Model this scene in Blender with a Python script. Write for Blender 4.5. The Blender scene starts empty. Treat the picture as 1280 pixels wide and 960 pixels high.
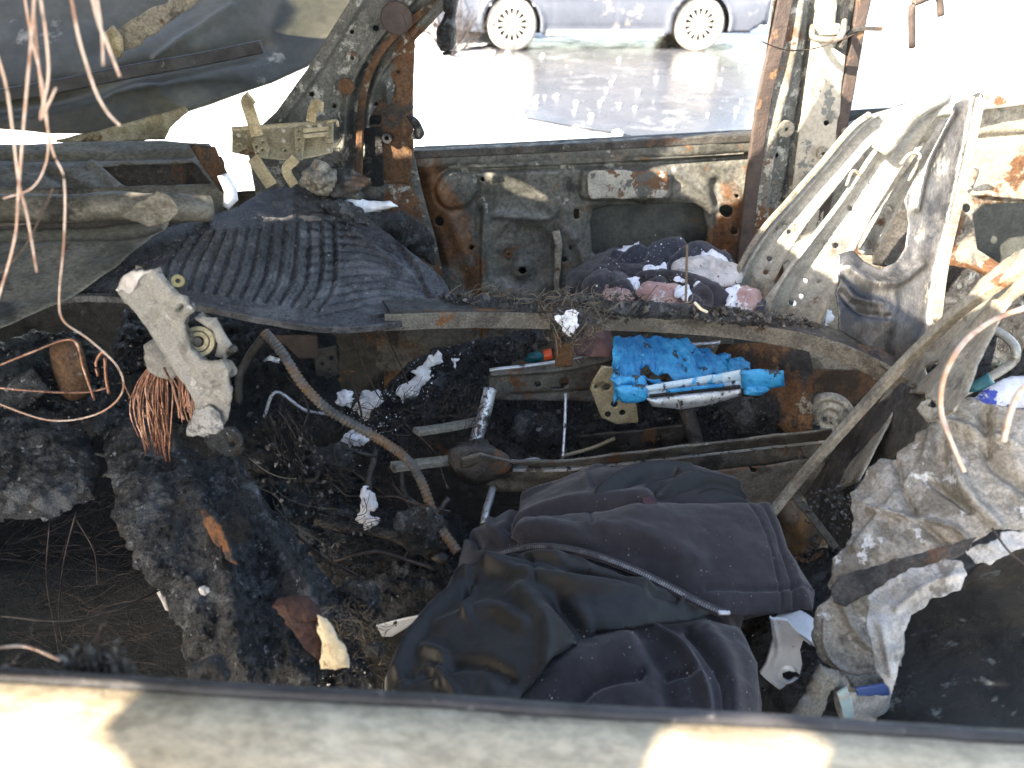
import bpy, bmesh, math, random
import numpy as np
from mathutils import Vector, Matrix
R = math.radians
random.seed(7); rng = np.random.default_rng(7)
S = bpy.context.scene
COL = S.collection

# ------------------------------------------------------------ camera, sky, sun, exposure
CAM_Z = 1.40; PITCH = R(30.9); FPX = 961.0
cd = bpy.data.cameras.new('camera'); cam = bpy.data.objects.new('camera', cd); COL.objects.link(cam)
cam.location = (0, 0, CAM_Z); cam.rotation_euler = (R(90) - PITCH, 0, 0)
cd.sensor_width = 36; cd.lens = FPX / 1280 * 36; cd.clip_start = .02; cd.clip_end = 2000
cd.dof.use_dof = True; cd.dof.focus_distance = 1.35; cd.dof.aperture_fstop = 5.0
S.camera = cam
SUN_DIR = Vector((.70, .44, -.52)).normalized()       # the way the light travels
elev = math.asin(-SUN_DIR.z); az = math.atan2(-SUN_DIR.x, -SUN_DIR.y)
W = bpy.data.worlds.new('World'); S.world = W; W.use_nodes = True
nt = W.node_tree; bg = nt.nodes['Background']
sk = nt.nodes.new('ShaderNodeTexSky'); sk.sky_type = 'NISHITA'; sk.sun_disc = False
sk.sun_elevation = elev; sk.sun_rotation = az; sk.air_density = 1.0; sk.dust_density = 1.5
nt.links.new(sk.outputs[0], bg.inputs[0]); bg.inputs[1].default_value = .11
sd = bpy.data.lights.new('sun', 'SUN'); sd.energy = 5.0; sd.angle = R(.5); sd.color = (1, .95, .87)
so = bpy.data.objects.new('sun', sd); COL.objects.link(so)
so.rotation_euler = SUN_DIR.to_track_quat('-Z', 'Y').to_euler(); so.location = (-3, -2, 5)
S.view_settings.view_transform = 'Standard'; S.view_settings.look = 'None'
S.view_settings.exposure = 2.75; S.view_settings.gamma = 1
S.view_settings.use_white_balance = True; S.view_settings.white_balance_temperature = 7700; S.view_settings.white_balance_tint = 12

# ------------------------------------------------------------ helpers: points
fw = np.array([0, math.cos(PITCH), -math.sin(PITCH)]); up = np.array([0, math.sin(PITCH), math.cos(PITCH)])
CP = np.array([0, 0, CAM_Z])
def ray(u, v):
    u = np.asarray(u, float); v = np.asarray(v, float)
    d = fw * FPX + np.stack([u - 640, 0 * u, 0 * u], -1) + up * (480 - v)[..., None]
    return d
def Q(u, v, y):                       # a point of the picture at distance y across the car
    d = ray(u, v); return CP + d * (np.asarray(y, float) / d[..., 1])[..., None]
def QZ(u, v, z):                      # a point of the picture at height z
    d = ray(u, v); return CP + d * ((np.asarray(z, float) - CAM_Z) / d[..., 2])[..., None]
def yz(u, v, z): return float(QZ(u, v, z)[1])

# noise
_perm = rng.permutation(4096)
_grad = rng.normal(size=(4096, 3)); _grad /= np.linalg.norm(_grad, axis=1)[:, None]
def pn(p):
    i = np.floor(p).astype(np.int64); f = p - i; w = f * f * f * (f * (f * 6 - 15) + 10)
    out = 0
    for a in (0, 1):
        for b in (0, 1):
            for c in (0, 1):
                h = _perm[(i[:, 0] + a) & 4095]; h = _perm[(h + i[:, 1] + b) & 4095]; h = _perm[(h + i[:, 2] + c) & 4095]
                g = _grad[h]; d = f - np.array([a, b, c])
                n = (g * d).sum(1)
                wx = w[:, 0] if a else 1 - w[:, 0]; wy = w[:, 1] if b else 1 - w[:, 1]; wz = w[:, 2] if c else 1 - w[:, 2]
                out = out + n * wx * wy * wz
    return out * 1.6
def fbm(p, o=4):
    s = 0; a = 1.
    for k in range(o): s = s + a * pn(p * 2 ** k + 17.3 * k); a *= .5
    return s
def ridge(p, o=4):
    s = 0; a = 1.
    for k in range(o): s = s + a * (1 - 2 * np.abs(pn(p * 2 ** k + 31.7 * k))); a *= .5
    return s * .5
def crm(pts, n=8, closed=False):      # Catmull-Rom
    P = np.asarray(pts, float)
    if len(P) < 3 and not closed: 
        t = np.linspace(0, 1, n + 1)[:, None]; return P[0] * (1 - t) + P[1] * t
    if closed: E = np.vstack([P[-1], P, P[0], P[1]])
    else: E = np.vstack([2 * P[0] - P[1], P, 2 * P[-1] - P[-2]])
    out = []
    for i in range(1, len(E) - 2):
        a, b, c, d = E[i - 1], E[i], E[i + 1], E[i + 2]
        for t in np.arange(n) / n:
            out.append(.5 * (2 * b + (c - a) * t + (2 * a - 5 * b + 4 * c - d) * t * t + (3 * b - a - 3 * c + d) * t ** 3))
    if not closed: out.append(P[-1])
    return np.array(out)
def segdist(X, Y, poly, closed=False):
    P = np.asarray(poly, float); n = len(P); best = np.full(X.shape, 1e9); bx = X.copy(); by = Y.copy()
    for i in range(n if closed else n - 1):
        a = P[i]; b = P[(i + 1) % n]; d = b - a; L = max((d * d).sum(), 1e-9)
        t = np.clip(((X - a[0]) * d[0] + (Y - a[1]) * d[1]) / L, 0, 1)
        qx = a[0] + t * d[0]; qy = a[1] + t * d[1]; r = np.hypot(X - qx, Y - qy)
        m = r < best; best = np.where(m, r, best); bx = np.where(m, qx, bx); by = np.where(m, qy, by)
    return best, bx, by
def inside(X, Y, poly):
    P = np.asarray(poly, float); c = np.zeros(X.shape, bool); n = len(P)
    for i in range(n):
        x1, y1 = P[i]; x2, y2 = P[(i + 1) % n]
        if y1 == y2: continue
        m = ((y1 > Y) != (y2 > Y)) & (X < (x2 - x1) * (Y - y1) / (y2 - y1) + x1)
        c ^= m
    return c
def circ(u, v, r, r2=None, n=14, rot=0):
    r2 = r2 or r; return [(u + r * math.cos(a) * math.cos(rot) - r2 * math.sin(a) * math.sin(rot), v + r * math.cos(a) * math.sin(rot) + r2 * math.sin(a) * math.cos(rot)) for a in np.arange(n) / n * 2 * math.pi]
def rrect(u0, v0, u1, v1, r, n=4):
    o = []
    for cx, cy, a0 in ((u1 - r, v1 - r, 0), (u0 + r, v1 - r, 90), (u0 + r, v0 + r, 180), (u1 - r, v0 + r, 270)):
        for k in range(n + 1): a = R(a0 + 90 * k / n); o.append((cx + r * math.cos(a), cy + r * math.sin(a)))
    return o
def depthf(ctrl):                     # ctrl: (u, v, y) triples -> smooth depth over the picture
    C = np.array(ctrl, float); w = 1 / C[:, 2]; X = (C[:, 0] - 640) / 500; Y = (C[:, 1] - 480) / 500; n = len(C)
    if n == 1: return lambda u, v: np.full(np.shape(u), C[0, 2])
    if n == 2:
        d = np.array([X[1] - X[0], Y[1] - Y[0]]); L = (d * d).sum()
        return lambda u, v: 1 / (w[0] + (w[1] - w[0]) * ((((u - 640) / 500 - X[0]) * d[0] + ((v - 480) / 500 - Y[0]) * d[1]) / L))
    def k(r): return np.where(r > 1e-9, r * r * np.log(np.maximum(r, 1e-9)), 0)
    A = np.zeros((n + 3, n + 3)); D = np.hypot(X[:, None] - X, Y[:, None] - Y); A[:n, :n] = k(D) + 1e-5 * np.eye(n)
    A[:n, n] = 1; A[:n, n + 1] = X; A[:n, n + 2] = Y; A[n:, :n] = A[:n, n:].T
    s = np.linalg.solve(A, np.concatenate([w, np.zeros(3)]))
    def f(u, v):
        x = (np.asarray(u, float) - 640) / 500; y = (np.asarray(v, float) - 480) / 500; o = s[n] + s[n + 1] * x + s[n + 2] * y
        for i in range(n): o = o + s[i] * k(np.hypot(x - X[i], y - Y[i]))
        return 1 / np.maximum(o, .05)
    return f

# ------------------------------------------------------------ helpers: objects
ORG = {}
def tag(o, label=None, cat=None, group=None, kind=None):
    if label: o['label'] = label
    if cat: o['category'] = cat
    if group: o['group'] = group
    if kind: o['kind'] = kind
    return o
def thing(name, loc, label, cat, group=None):
    o = bpy.data.objects.new(name, None); COL.objects.link(o); loc = np.array(loc, float)
    o.location = loc; o.empty_display_size = .05; ORG[o.name] = loc; return tag(o, label, cat, group)
def mk(name, V, F, mat, parent=None, smooth=True, thick=0, label=None, cat=None, group=None, kind=None, bevel=0, off=-1):
    V = np.asarray(V, float)
    org = np.array([(V[:, 0].min() + V[:, 0].max()) / 2, (V[:, 1].min() + V[:, 1].max()) / 2, V[:, 2].min()])
    me = bpy.data.meshes.new(name); me.from_pydata((V - org).tolist(), [], [list(map(int, f)) for f in F]) if not isinstance(F, np.ndarray) else me.from_pydata((V - org).tolist(), [], F.tolist())
    me.materials.append(mat)
    if smooth: me.polygons.foreach_set('use_smooth', [True] * len(me.polygons))
    o = bpy.data.objects.new(name, me); COL.objects.link(o)
    ORG[o.name] = org
    if parent: o.parent = parent; o.location = org - ORG[parent.name]
    else: o.location = org
    if thick:
        m = o.modifiers.new('thickness', 'SOLIDIFY'); m.thickness = thick; m.offset = off
        if smooth:
            m.use_rim = True
    if bevel:
        m = o.modifiers.new('bevel', 'BEVEL'); m.width = bevel; m.segments = 2; m.limit_method = 'ANGLE'
    return tag(o, label, cat, group, kind)

def sheet(name, outline, depth, mat, parent=None, cell=3, holes=(), folds=(), noise=(), puff=None, relief=None, thick=.002,
          rag=0, rust=(), curve=False, mapf=None, toward=None, **kw):
    out = np.array(crm(outline, 6, True) if curve else outline, float)
    if rag:                                                          # ragged, torn edge
        pts = []
        for i in range(len(out)):
            a, b = out[i], out[(i + 1) % len(out)]; m = max(1, int(np.hypot(*(b - a)) / (cell * 1.2)))
            for k in range(m): pts.append(a + (b - a) * k / m)
        pts = np.array(pts); q = np.c_[pts * .045, np.full(len(pts), len(name) * 1.7)]; q2 = q + 50
        pts = pts + rag * np.c_[fbm(q, 4), fbm(q2, 4)]
        out = pts
    polys = [out] + [np.array(h, float) for h in holes]
    u0, v0 = out.min(0); u1, v1 = out.max(0); nu = max(2, int(math.ceil((u1 - u0) / cell))); nv = max(2, int(math.ceil((v1 - v0) / cell)))
    us = np.linspace(u0, u1, nu + 1); vs = np.linspace(v0, v1, nv + 1)
    cu, cv = np.meshgrid((us[1:] + us[:-1]) / 2, (vs[1:] + vs[:-1]) / 2); keep = inside(cu, cv, out)
    for h in polys[1:]: keep &= ~inside(cu, cv, h)
    U, V = np.meshgrid(us, vs); idx = np.arange(U.size).reshape(U.shape)
    jj, ii = np.nonzero(keep)
    F = np.stack([idx[jj, ii], idx[jj + 1, ii], idx[jj + 1, ii + 1], idx[jj, ii + 1]], 1)
    cnt = np.zeros(U.size, int); np.add.at(cnt, F.ravel(), 1); used = cnt > 0; bd = used & (cnt < 4)
    U = U.ravel().copy(); V = V.ravel().copy()
    bu, bv = U[bd], V[bd]; best = np.full(bu.shape, 1e9); nx, ny = bu.copy(), bv.copy()
    for pl in polys:
        r, qx, qy = segdist(bu, bv, pl, True); m = r < best; best = np.where(m, r, best); nx = np.where(m, qx, nx); ny = np.where(m, qy, ny)
    m = best < cell * 1.6; bu = np.where(m, nx, bu); bv = np.where(m, ny, bv); U[bd] = bu; V[bd] = bv
    remap = -np.ones(U.size, int); remap[used] = np.arange(used.sum()); F = remap[F]; U = U[used]; V = V[used]
    if mapf is None:
        df = depth if callable(depth) else depthf(depth); mapf = lambda a, b: Q(a, b, df(a, b))
    if toward is None: toward = CP
    e = cell * .5; P = mapf(U, V); T1 = mapf(U + e, V) - mapf(U - e, V); T2 = mapf(U, V + e) - mapf(U, V - e)
    N = np.cross(T2, T1); N /= np.maximum(np.linalg.norm(N, axis=1), 1e-12)[:, None]
    if ((toward - P) * N).sum() < 0: N = -N; F = F[:, ::-1]
    fl = np.cross(P[F[:, 1]] - P[F[:, 0]], P[F[:, 2]] - P[F[:, 0]]).sum(0)
    if (fl * N.mean(0)).sum() < 0: F = F[:, ::-1]
    h = np.zeros(len(U))
    if puff or True: dist = segdist(U, V, out, True)[0] if puff else None
    if puff: h += puff[0] * (1 - np.exp(-(dist / puff[1]) ** 1.0))
    for f in folds:
        pl, w, a = f[:3]; r = segdist(U, V, crm(pl, 5))[0]
        h += a * np.exp(-(r / w) ** 2)
    for a, fr, kind in noise:
        q = P * fr + (sum(map(ord, name)) % 97)
        h += a * (ridge(q, 4) if kind == 'r' else fbm(q, 4))
    if relief is not None: h += relief(U, V, P)
    P = P + N * h[:, None]
    o = mk(name, P, F, mat, parent, thick=thick, **kw)
    if rust:                                                         # where rust has bloomed, a weight per point
        w = np.zeros(len(U))
        for pl, wd, am in rust: w = w + am * np.exp(-(segdist(U, V, pl)[0] / wd) ** 2)
        at = o.data.attributes.new('rust', 'FLOAT', 'POINT'); at.data.foreach_set('value', np.clip(w, -1, 1.5).astype(np.float32))
    return o

def sweepmesh(pts, prof, upv=(0, 0, 1), scale=None, twist=0):
    P = np.asarray(pts, float); n = len(P); T = np.gradient(P, axis=0); T /= np.linalg.norm(T, axis=1)[:, None]
    prof = np.asarray(prof, float); m = len(prof); V = []
    u0 = np.array(upv, float); prev = None
    for i in range(n):
        x = np.cross(T[i], u0)
        if np.linalg.norm(x) < .15: x = prev if prev is not None else np.cross(T[i], [1, .3, 0])
        x /= np.linalg.norm(x); prev = x; y = np.cross(x, T[i]); s = 1 if scale is None else scale[i]
        for a, b in prof * s: V.append(P[i] + x * a + y * b)
    F = []
    for i in range(n - 1):
        for k in range(m): F.append((i * m + k, i * m + (k + 1) % m, (i + 1) * m + (k + 1) % m, (i + 1) * m + k))
    F.append(tuple(range(m))[::-1]); F.append(tuple(range((n - 1) * m, n * m)))
    return np.array(V), F
def cprof(r, n=8): return [(r * math.cos(a), r * math.sin(a)) for a in np.arange(n) / n * 2 * math.pi]
def tube(name, pts, r, mat, parent=None, n=8, sm=6, scale=None, wob=0, **kw):     # pts: world points
    P = crm(pts, sm)
    if wob: P = P + wob * np.c_[fbm(P * 14, 3), fbm(P * 14 + 9, 3), fbm(P * 14 + 21, 3)]
    sc = None if scale is None else np.interp(np.linspace(0, 1, len(P)), np.linspace(0, 1, len(scale)), scale)
    V, F = sweepmesh(P, cprof(r, n), scale=sc); return mk(name, V, F, mat, parent, **kw)
def wire(name, uvy, r, mat, parent=None, **kw): return tube(name, [Q(u, v, y) for u, v, y in uvy], r, mat, parent, n=5, **kw)
def bar(name, pts, w, t, mat, parent=None, upv=(0, 0, 1), sm=6, lip=0, **kw):       # rectangular section, w along the side, t along up
    P = crm(pts, sm); pr = [(-w / 2, -t / 2), (w / 2, -t / 2), (w / 2, t / 2), (-w / 2, t / 2)]
    if lip: pr = [(-w / 2, -t / 2), (w / 2, -t / 2), (w / 2, t / 2), (w / 2 - lip, t / 2), (w / 2 - lip, -t / 2 + lip), (-w / 2 + lip, -t / 2 + lip), (-w / 2 + lip, t / 2), (-w / 2, t / 2)]
    V, F = sweepmesh(P, pr, upv); return mk(name, V, F, mat, parent, smooth=False, bevel=min(w, t) * .15, **kw)
def joined(name, parts, mat, parent=None, **kw):
    VV = []; FF = []; o = 0
    for V, F in parts:
        VV.append(V); FF += [tuple(int(i) + o for i in f) for f in F]; o += len(V)
    return mk(name, np.vstack(VV), FF, mat, parent, **kw)
def boxm(c, s, rot=None):
    c = np.array(c, float); s = np.array(s, float) / 2
    V = np.array([(x, y, z) for x in (-1, 1) for y in (-1, 1) for z in (-1, 1)], float) * s
    if rot is not None: V = V @ np.array(rot).T
    return V + c, [(0, 1, 3, 2), (4, 6, 7, 5), (0, 4, 5, 1), (2, 3, 7, 6), (0, 2, 6, 4), (1, 5, 7, 3)]
def box(name, c, s, mat, parent=None, rot=None, bevel=.002, **kw):
    V, F = boxm(c, s, rot); return mk(name, V, F, mat, parent, smooth=False, bevel=bevel, **kw)
_ico = {}
def ico(sub):
    if sub not in _ico:
        b = bmesh.new(); bmesh.ops.create_icosphere(b, subdivisions=sub, radius=1)
        _ico[sub] = (np.array([v.co[:] for v in b.verts]), np.array([[v.index for v in f.verts] for f in b.faces])); b.free()
    return _ico[sub]
def lump(name, c, size, mat, parent=None, sub=4, amp=.25, fr=2., kind='f', seed=0, **kw):
    V, F = ico(sub); n = fbm(V * fr + seed * 7.1 + 3, 4) if kind == 'f' else ridge(V * fr + seed * 7.1 + 3, 4)
    P = V * (1 + amp * n)[:, None] * np.array(size) + np.array(c); return mk(name, P, F, mat, parent, **kw)
def disc(name, c, nrm, r, h, mat, parent=None, n=20, r2=None, **kw):      # short cylinder, or ring when r2
    nrm = np.array(nrm, float); nrm /= np.linalg.norm(nrm); a = np.cross(nrm, [0.3, .2, 1.]); a /= np.linalg.norm(a); b = np.cross(nrm, a)
    an = np.arange(n) / n * 2 * math.pi; ring = lambda rr, hh: np.array(c) + rr * (np.cos(an)[:, None] * a + np.sin(an)[:, None] * b) + nrm * hh
    if r2 is None:
        V = np.vstack([ring(r, 0), ring(r, h * .85), ring(r * .92, h)]); F = [tuple(range(2 * n, 3 * n))]
        for l in (0, 1): F += [(l * n + k, l * n + (k + 1) % n, (l + 1) * n + (k + 1) % n, (l + 1) * n + k) for k in range(n)]
    else:
        V = np.vstack([ring(r, 0), ring(r, h), ring(r2, h), ring(r2, 0)]); F = []
        for l in range(4): F += [(l * n + k, l * n + (k + 1) % n, ((l + 1) % 4) * n + (k + 1) % n, ((l + 1) % 4) * n + k) for k in range(n)]
    return mk(name, V, F, mat, parent, smooth=False, **kw)

_oct = np.array([(1, 0, 0), (-1, 0, 0), (0, 1, 0), (0, -1, 0), (0, 0, 1), (0, 0, -1)], float)
_octF = np.array([(0, 2, 4), (2, 1, 4), (1, 3, 4), (3, 0, 4), (2, 0, 5), (1, 2, 5), (3, 1, 5), (0, 3, 5)])
def scatter(name, outline, depth, n, size, mat, parent=None, flat=.4, lift=.0, spread=.01, elong=1., **kw):   # small char shards and grit
    o = np.array(outline, float); df = depth if callable(depth) else depthf(depth)
    u = rng.uniform(o[:, 0].min(), o[:, 0].max(), n * 3); v = rng.uniform(o[:, 1].min(), o[:, 1].max(), n * 3)
    m = inside(u, v, o); u = u[m][:n]; v = v[m][:n]; P = Q(u, v, df(u, v)); n = len(P)
    dens = fbm(P * 11 + 4, 2); k = dens > -.25; P = P[k]; n = len(P)
    P = P + rng.normal(size=P.shape) * spread; P[:, 2] += lift
    s = size[0] * (size[1] / size[0]) ** (rng.random(n) ** 2.2)
    A = rng.normal(size=(n, 3, 3)); Qm, _ = np.linalg.qr(A)
    B = _oct[None] * (1 + .45 * rng.uniform(-1, 1, (n, 6, 1))) * np.stack([np.full(n, elong), np.ones(n), np.full(n, flat)], 1)[:, None]
    V = np.einsum('nij,nkj->nki', Qm, B) * s[:, None, None] + P[:, None]
    F = (_octF[None] + (np.arange(n) * 6)[:, None, None]).reshape(-1, 3)
    return mk(name, V.reshape(-1, 3), F, mat, parent, smooth=False, **kw)
def strands(name, outline, depth, n, length, r, mat, parent=None, dirv=(1, 0, 0), rnd=.8, curl=.5, spread=.01, **kw):  # straw, fibres, thin wires
    o = np.array(outline, float); df = depthf(depth); parts = []
    while len(parts) < n:
        u = rng.uniform(o[:, 0].min(), o[:, 0].max()); v = rng.uniform(o[:, 1].min(), o[:, 1].max())
        if not inside(np.array([u]), np.array([v]), o)[0]: continue
        p = Q(u, v, df(np.array(u), np.array(v))) + rng.normal(size=3) * spread; d = np.array(dirv, float) + rng.normal(size=3) * rnd; d /= np.linalg.norm(d)
        L = length * rng.uniform(.4, 1.2); b = rng.normal(size=3) * curl * L * .25
        pts = np.array([p, p + d * L * .33 + b, p + d * L * .66 + b, p + d * L]); V, F = sweepmesh(crm(pts, 3), cprof(r * rng.uniform(.6, 1.3), 3)); parts.append((V, F))
    return joined(name, parts, mat, parent, smooth=True, **kw)

# ------------------------------------------------------------ materials
def mat(name, cols, scale=8, rough=(.4, .8), metal=0, bump=.3, bscale=60, layers=(), lo=.4, hi=.6, distort=.3, island=0, sheen=0, coat=0, stretch=(1, 1, 1), fine=.0, sss=0, bdist=.004):
    m = bpy.data.materials.new(name); m.use_nodes = True; t = m.node_tree; N = t.nodes; L = t.links; b = N['Principled BSDF']
    tc = N.new('ShaderNodeTexCoord'); mp = N.new('ShaderNodeMapping'); mp.inputs['Scale'].default_value = stretch; L.new(tc.outputs['Object'], mp.inputs[0]); co = mp.outputs[0]
    def noise(sc, det=8, rg=.6, dis=0, off=0):
        n = N.new('ShaderNodeTexNoise'); n.noise_dimensions = '4D' if off else '3D'; n.inputs['Scale'].default_value = sc; n.inputs['Detail'].default_value = det; n.inputs['Roughness'].default_value = rg; n.inputs['Distortion'].default_value = dis
        if off: n.inputs['W'].default_value = off
        L.new(co, n.inputs['Vector']); return n.outputs['Fac']
    def ramp(f, stops):
        r = N.new('ShaderNodeValToRGB'); e = r.color_ramp.elements
        while len(e) < len(stops): e.new(.5)
        for i, (p, c) in enumerate(stops): e[i].position = p; e[i].color = (*c, 1) if len(c) == 3 else c
        L.new(f, r.inputs[0]); return r.outputs[0]
    nf = noise(scale, 9, .62, distort)
    if island:
        g = N.new('ShaderNodeNewGeometry'); nf = g.outputs['Random Per Island']; st = [(i / len(cols), c) for i, c in enumerate(cols)]
        r = ramp(nf, st); N[-1].color_ramp.interpolation = 'CONSTANT' if False else 'LINEAR'; c = r
    else: c = ramp(nf, [(lo + (hi - lo) * i / max(1, len(cols) - 1), k) for i, k in enumerate(cols)])
    def mix(fac, a, bcol):
        x = N.new('ShaderNodeMix'); x.data_type = 'RGBA'; L.new(fac, x.inputs[0]); L.new(a, x.inputs[6])
        if isinstance(bcol, tuple): x.inputs[7].default_value = (*bcol, 1)
        else: L.new(bcol, x.inputs[7])
        return x.outputs[2]
    masks = []
    for k, (colr, sc, thr, soft) in enumerate(layers):
        thr = .5 + (thr - .5) * .62; soft = soft * .6
        f = noise(sc, 10, .68, .2, 3.1 + 5.7 * k)
        if colr is RUST:
            aa = N.new('ShaderNodeAttribute'); aa.attribute_name = 'rust'; am = N.new('ShaderNodeMath'); am.operation = 'MULTIPLY_ADD'; L.new(aa.outputs['Fac'], am.inputs[0]); am.inputs[1].default_value = .13; L.new(f, am.inputs[2]); f = am.outputs[0]
        fm = ramp(f, [(thr, (0, 0, 0)), (min(.999, thr + soft), (1, 1, 1))]); masks.append(fm)
        cc = colr
        if isinstance(colr, list): cc = ramp(noise(sc * 3, 8, .7, .3, 40 + k), [(.35, colr[0]), (.65, colr[1])])
        c = mix(fm, c, cc)
    if fine:
        x = N.new('ShaderNodeMix'); x.data_type = 'RGBA'; x.blend_type = 'MULTIPLY'; x.inputs[0].default_value = fine
        L.new(c, x.inputs[6]); L.new(ramp(noise(scale * 22, 6, .7, 0, 77), [(.41, (.2, .2, .2)), (.58, (1.3, 1.3, 1.3))]), x.inputs[7]); c = x.outputs[2]
    L.new(c, b.inputs['Base Color'])
    mr = N.new('ShaderNodeMapRange'); mr.inputs['From Min'].default_value = .4; mr.inputs['From Max'].default_value = .6; mr.inputs['To Min'].default_value = rough[0]; mr.inputs['To Max'].default_value = rough[1]
    L.new(noise(scale * 4, 6, .7, 0, 61), mr.inputs[0]); L.new(mr.outputs[0], b.inputs['Roughness'])
    if metal and layers and metal > .3:
        mm = N.new('ShaderNodeMath'); mm.operation = 'MULTIPLY_ADD'; L.new(masks[0], mm.inputs[0]); mm.inputs[1].default_value = -metal * .8; mm.inputs[2].default_value = metal; L.new(mm.outputs[0], b.inputs['Metallic'])
    else: b.inputs['Metallic'].default_value = metal
    if bump:
        a = N.new('ShaderNodeMath'); a.operation = 'ADD'; L.new(noise(bscale, 10, .7, .2, 11), a.inputs[0])
        a2 = N.new('ShaderNodeMath'); a2.operation = 'MULTIPLY'; a2.inputs[1].default_value = .5; L.new(noise(bscale * 5, 4, .6, 0, 13), a2.inputs[0]); L.new(a2.outputs[0], a.inputs[1]); h = a.outputs[0]
        for fm in masks[:2]:
            a3 = N.new('ShaderNodeMath'); a3.operation = 'MULTIPLY_ADD'; L.new(fm, a3.inputs[0]); a3.inputs[1].default_value = -.25; L.new(h, a3.inputs[2]); h = a3.outputs[0]
        bp = N.new('ShaderNodeBump'); bp.inputs['Strength'].default_value = bump; bp.inputs['Distance'].default_value = bdist * 2; L.new(h, bp.inputs['Height']); L.new(bp.outputs[0], b.inputs['Normal'])
    if sheen: b.inputs['Sheen Weight'].default_value = sheen; b.inputs['Sheen Roughness'].default_value = .4
    if coat: b.inputs['Coat Weight'].default_value = coat
    if sss: b.inputs['Subsurface Weight'].default_value = sss; b.inputs['Subsurface Radius'].default_value = (.02, .02, .02)
    return m
RUST = [(.19, .09, .04), (.08, .045, .028)]
M = {}
M['door'] = mat('burnt_door_paint', [(.06, .061, .053), (.13, .129, .113), (.095, .097, .09), (.175, .17, .148)], 5, (.35, .75), .25, .25, 90,
    [(RUST, 4.5, .57, .12), ((.32, .31, .28), 14, .68, .02), ((.035, .033, .03), 9, .63, .12), ((.2, .1, .045), 30, .66, .05)], fine=.5)
M['door_flake'] = mat('flaked_pale_paint', [(.3, .29, .25), (.45, .43, .38)], 14, (.5, .8), .1, .4, 90, [(RUST, 16, .52, .03), ((.1, .1, .09), 22, .58, .03)], fine=.4)
M['rust'] = mat('rusty_steel', [(.055, .035, .022), (.15, .075, .035), (.09, .05, .03), (.24, .13, .06)], 9, (.6, .95), .2, .45, 120, [((.05, .045, .04), 10, .55, .08), ((.26, .25, .2), 18, .66, .03)], fine=.5)
M['pillar'] = mat('pillar_scorched_grey', [(.07, .076, .07), (.16, .16, .145), (.1, .106, .097)], 9, (.4, .8), .2, .35, 140, [(RUST, 6, .56, .1), ((.36, .36, .32), 30, .58, .03), ((.02, .02, .02), 11, .66, .08)], fine=.5)
M['beige'] = mat('beige_primer', [(.34, .31, .25), (.44, .41, .34), (.38, .35, .29)], 5, (.5, .75), .1, .15, 60, [((.16, .17, .16), 16, .58, .02), (RUST, 9, .68, .04)], fine=.25)
M['greybeige'] = mat('weathered_steel', [(.2, .185, .15), (.33, .3, .24), (.26, .24, .2), (.4, .37, .3)], 7, (.4, .75), .35, .25, 80, [((.1, .09, .075), 8, .58, .1), (RUST, 12, .66, .08)], fine=.45)
M['cowl'] = mat('sooty_cowl_metal', [(.1, .095, .075), (.2, .185, .15), (.14, .13, .105)], 6, (.45, .8), .3, .25, 60, [((.04, .038, .032), 7, .56, .1), (RUST, 10, .68, .08)], fine=.45, stretch=(.85, 1.15, 1.15))
M['tan'] = mat('tan_heated_steel', [(.27, .22, .13), (.4, .34, .22), (.33, .28, .19)], 12, (.4, .7), .45, .2, 90, [((.12, .09, .05), 14, .62, .08), (RUST, 18, .7, .05)], fine=.4)
M['seat_steel'] = mat('seat_frame_steel', [(.24, .235, .21), (.42, .41, .37), (.32, .31, .28)], 8, (.4, .7), .35, .2, 90, [(RUST, 6, .62, .06), ((.06, .06, .055), 14, .67, .08)], fine=.3)
M['dark_steel'] = mat('sooty_steel', [(.03, .028, .025), (.08, .075, .068), (.05, .047, .042)], 10, (.4, .8), .35, .35, 110, [(RUST, 8, .63, .08), ((.16, .155, .14), 30, .66, .05)], fine=.5)
M['rail'] = mat('dusty_rail', [(.09, .08, .068), (.2, .185, .155), (.13, .12, .1)], 12, (.4, .8), .35, .35, 120, [([(.26, .1, .03), (.12, .05, .02)], 9, .62, .07), ((.22, .21, .19), 60, .66, .04)], fine=.5)
M['char'] = mat('charred_plastic', [(.009, .009, .01), (.045, .047, .049), (.02, .021, .022), (.095, .1, .105)], 18, (.16, .6), 0, 1., 90, [((.13, .15, .165), 30, .6, .06), ((.3, .32, .33), 90, .69, .03), ((.03, .05, .055), 9, .6, .1)], fine=.6, bdist=.008)
M['ash'] = mat('ash_crust', [(.016, .017, .018), (.085, .09, .095), (.034, .036, .038), (.16, .168, .175)], 20, (.22, .7), 0, 1., 80, [((.012, .012, .013), 16, .66, .08), ((.38, .4, .42), 80, .66, .03), ((.08, .06, .04), 9, .62, .1)], fine=.6, bdist=.008)
M['soot'] = mat('soot_black', [(.006, .006, .006), (.02, .021, .022)], 12, (.2, .6), 0, .9, 80, [((.07, .075, .08), 40, .64, .05)], bdist=.006)
M['rubber'] = mat('scorched_rubber', [(.022, .0215, .023), (.058, .057, .06), (.034, .0335, .036), (.1, .1, .103)], 14, (.16, .42), 0, .5, 60, [((.28, .28, .28), 90, .7, .02), ((.1, .09, .08), 14, .64, .1)], fine=.45, stretch=(1, 1, 1))
M['black_rubber'] = mat('dark_seal', [(.012, .012, .014), (.035, .035, .04)], 14, (.35, .6), 0, .3, 80, [((.11, .11, .11), 50, .68, .04)])
M['brown_rubber'] = mat('scorched_seal', [(.035, .025, .022), (.07, .05, .042)], 18, (.5, .8), 0, .5, 80, [((.16, .09, .05), 20, .64, .06)])
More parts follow.
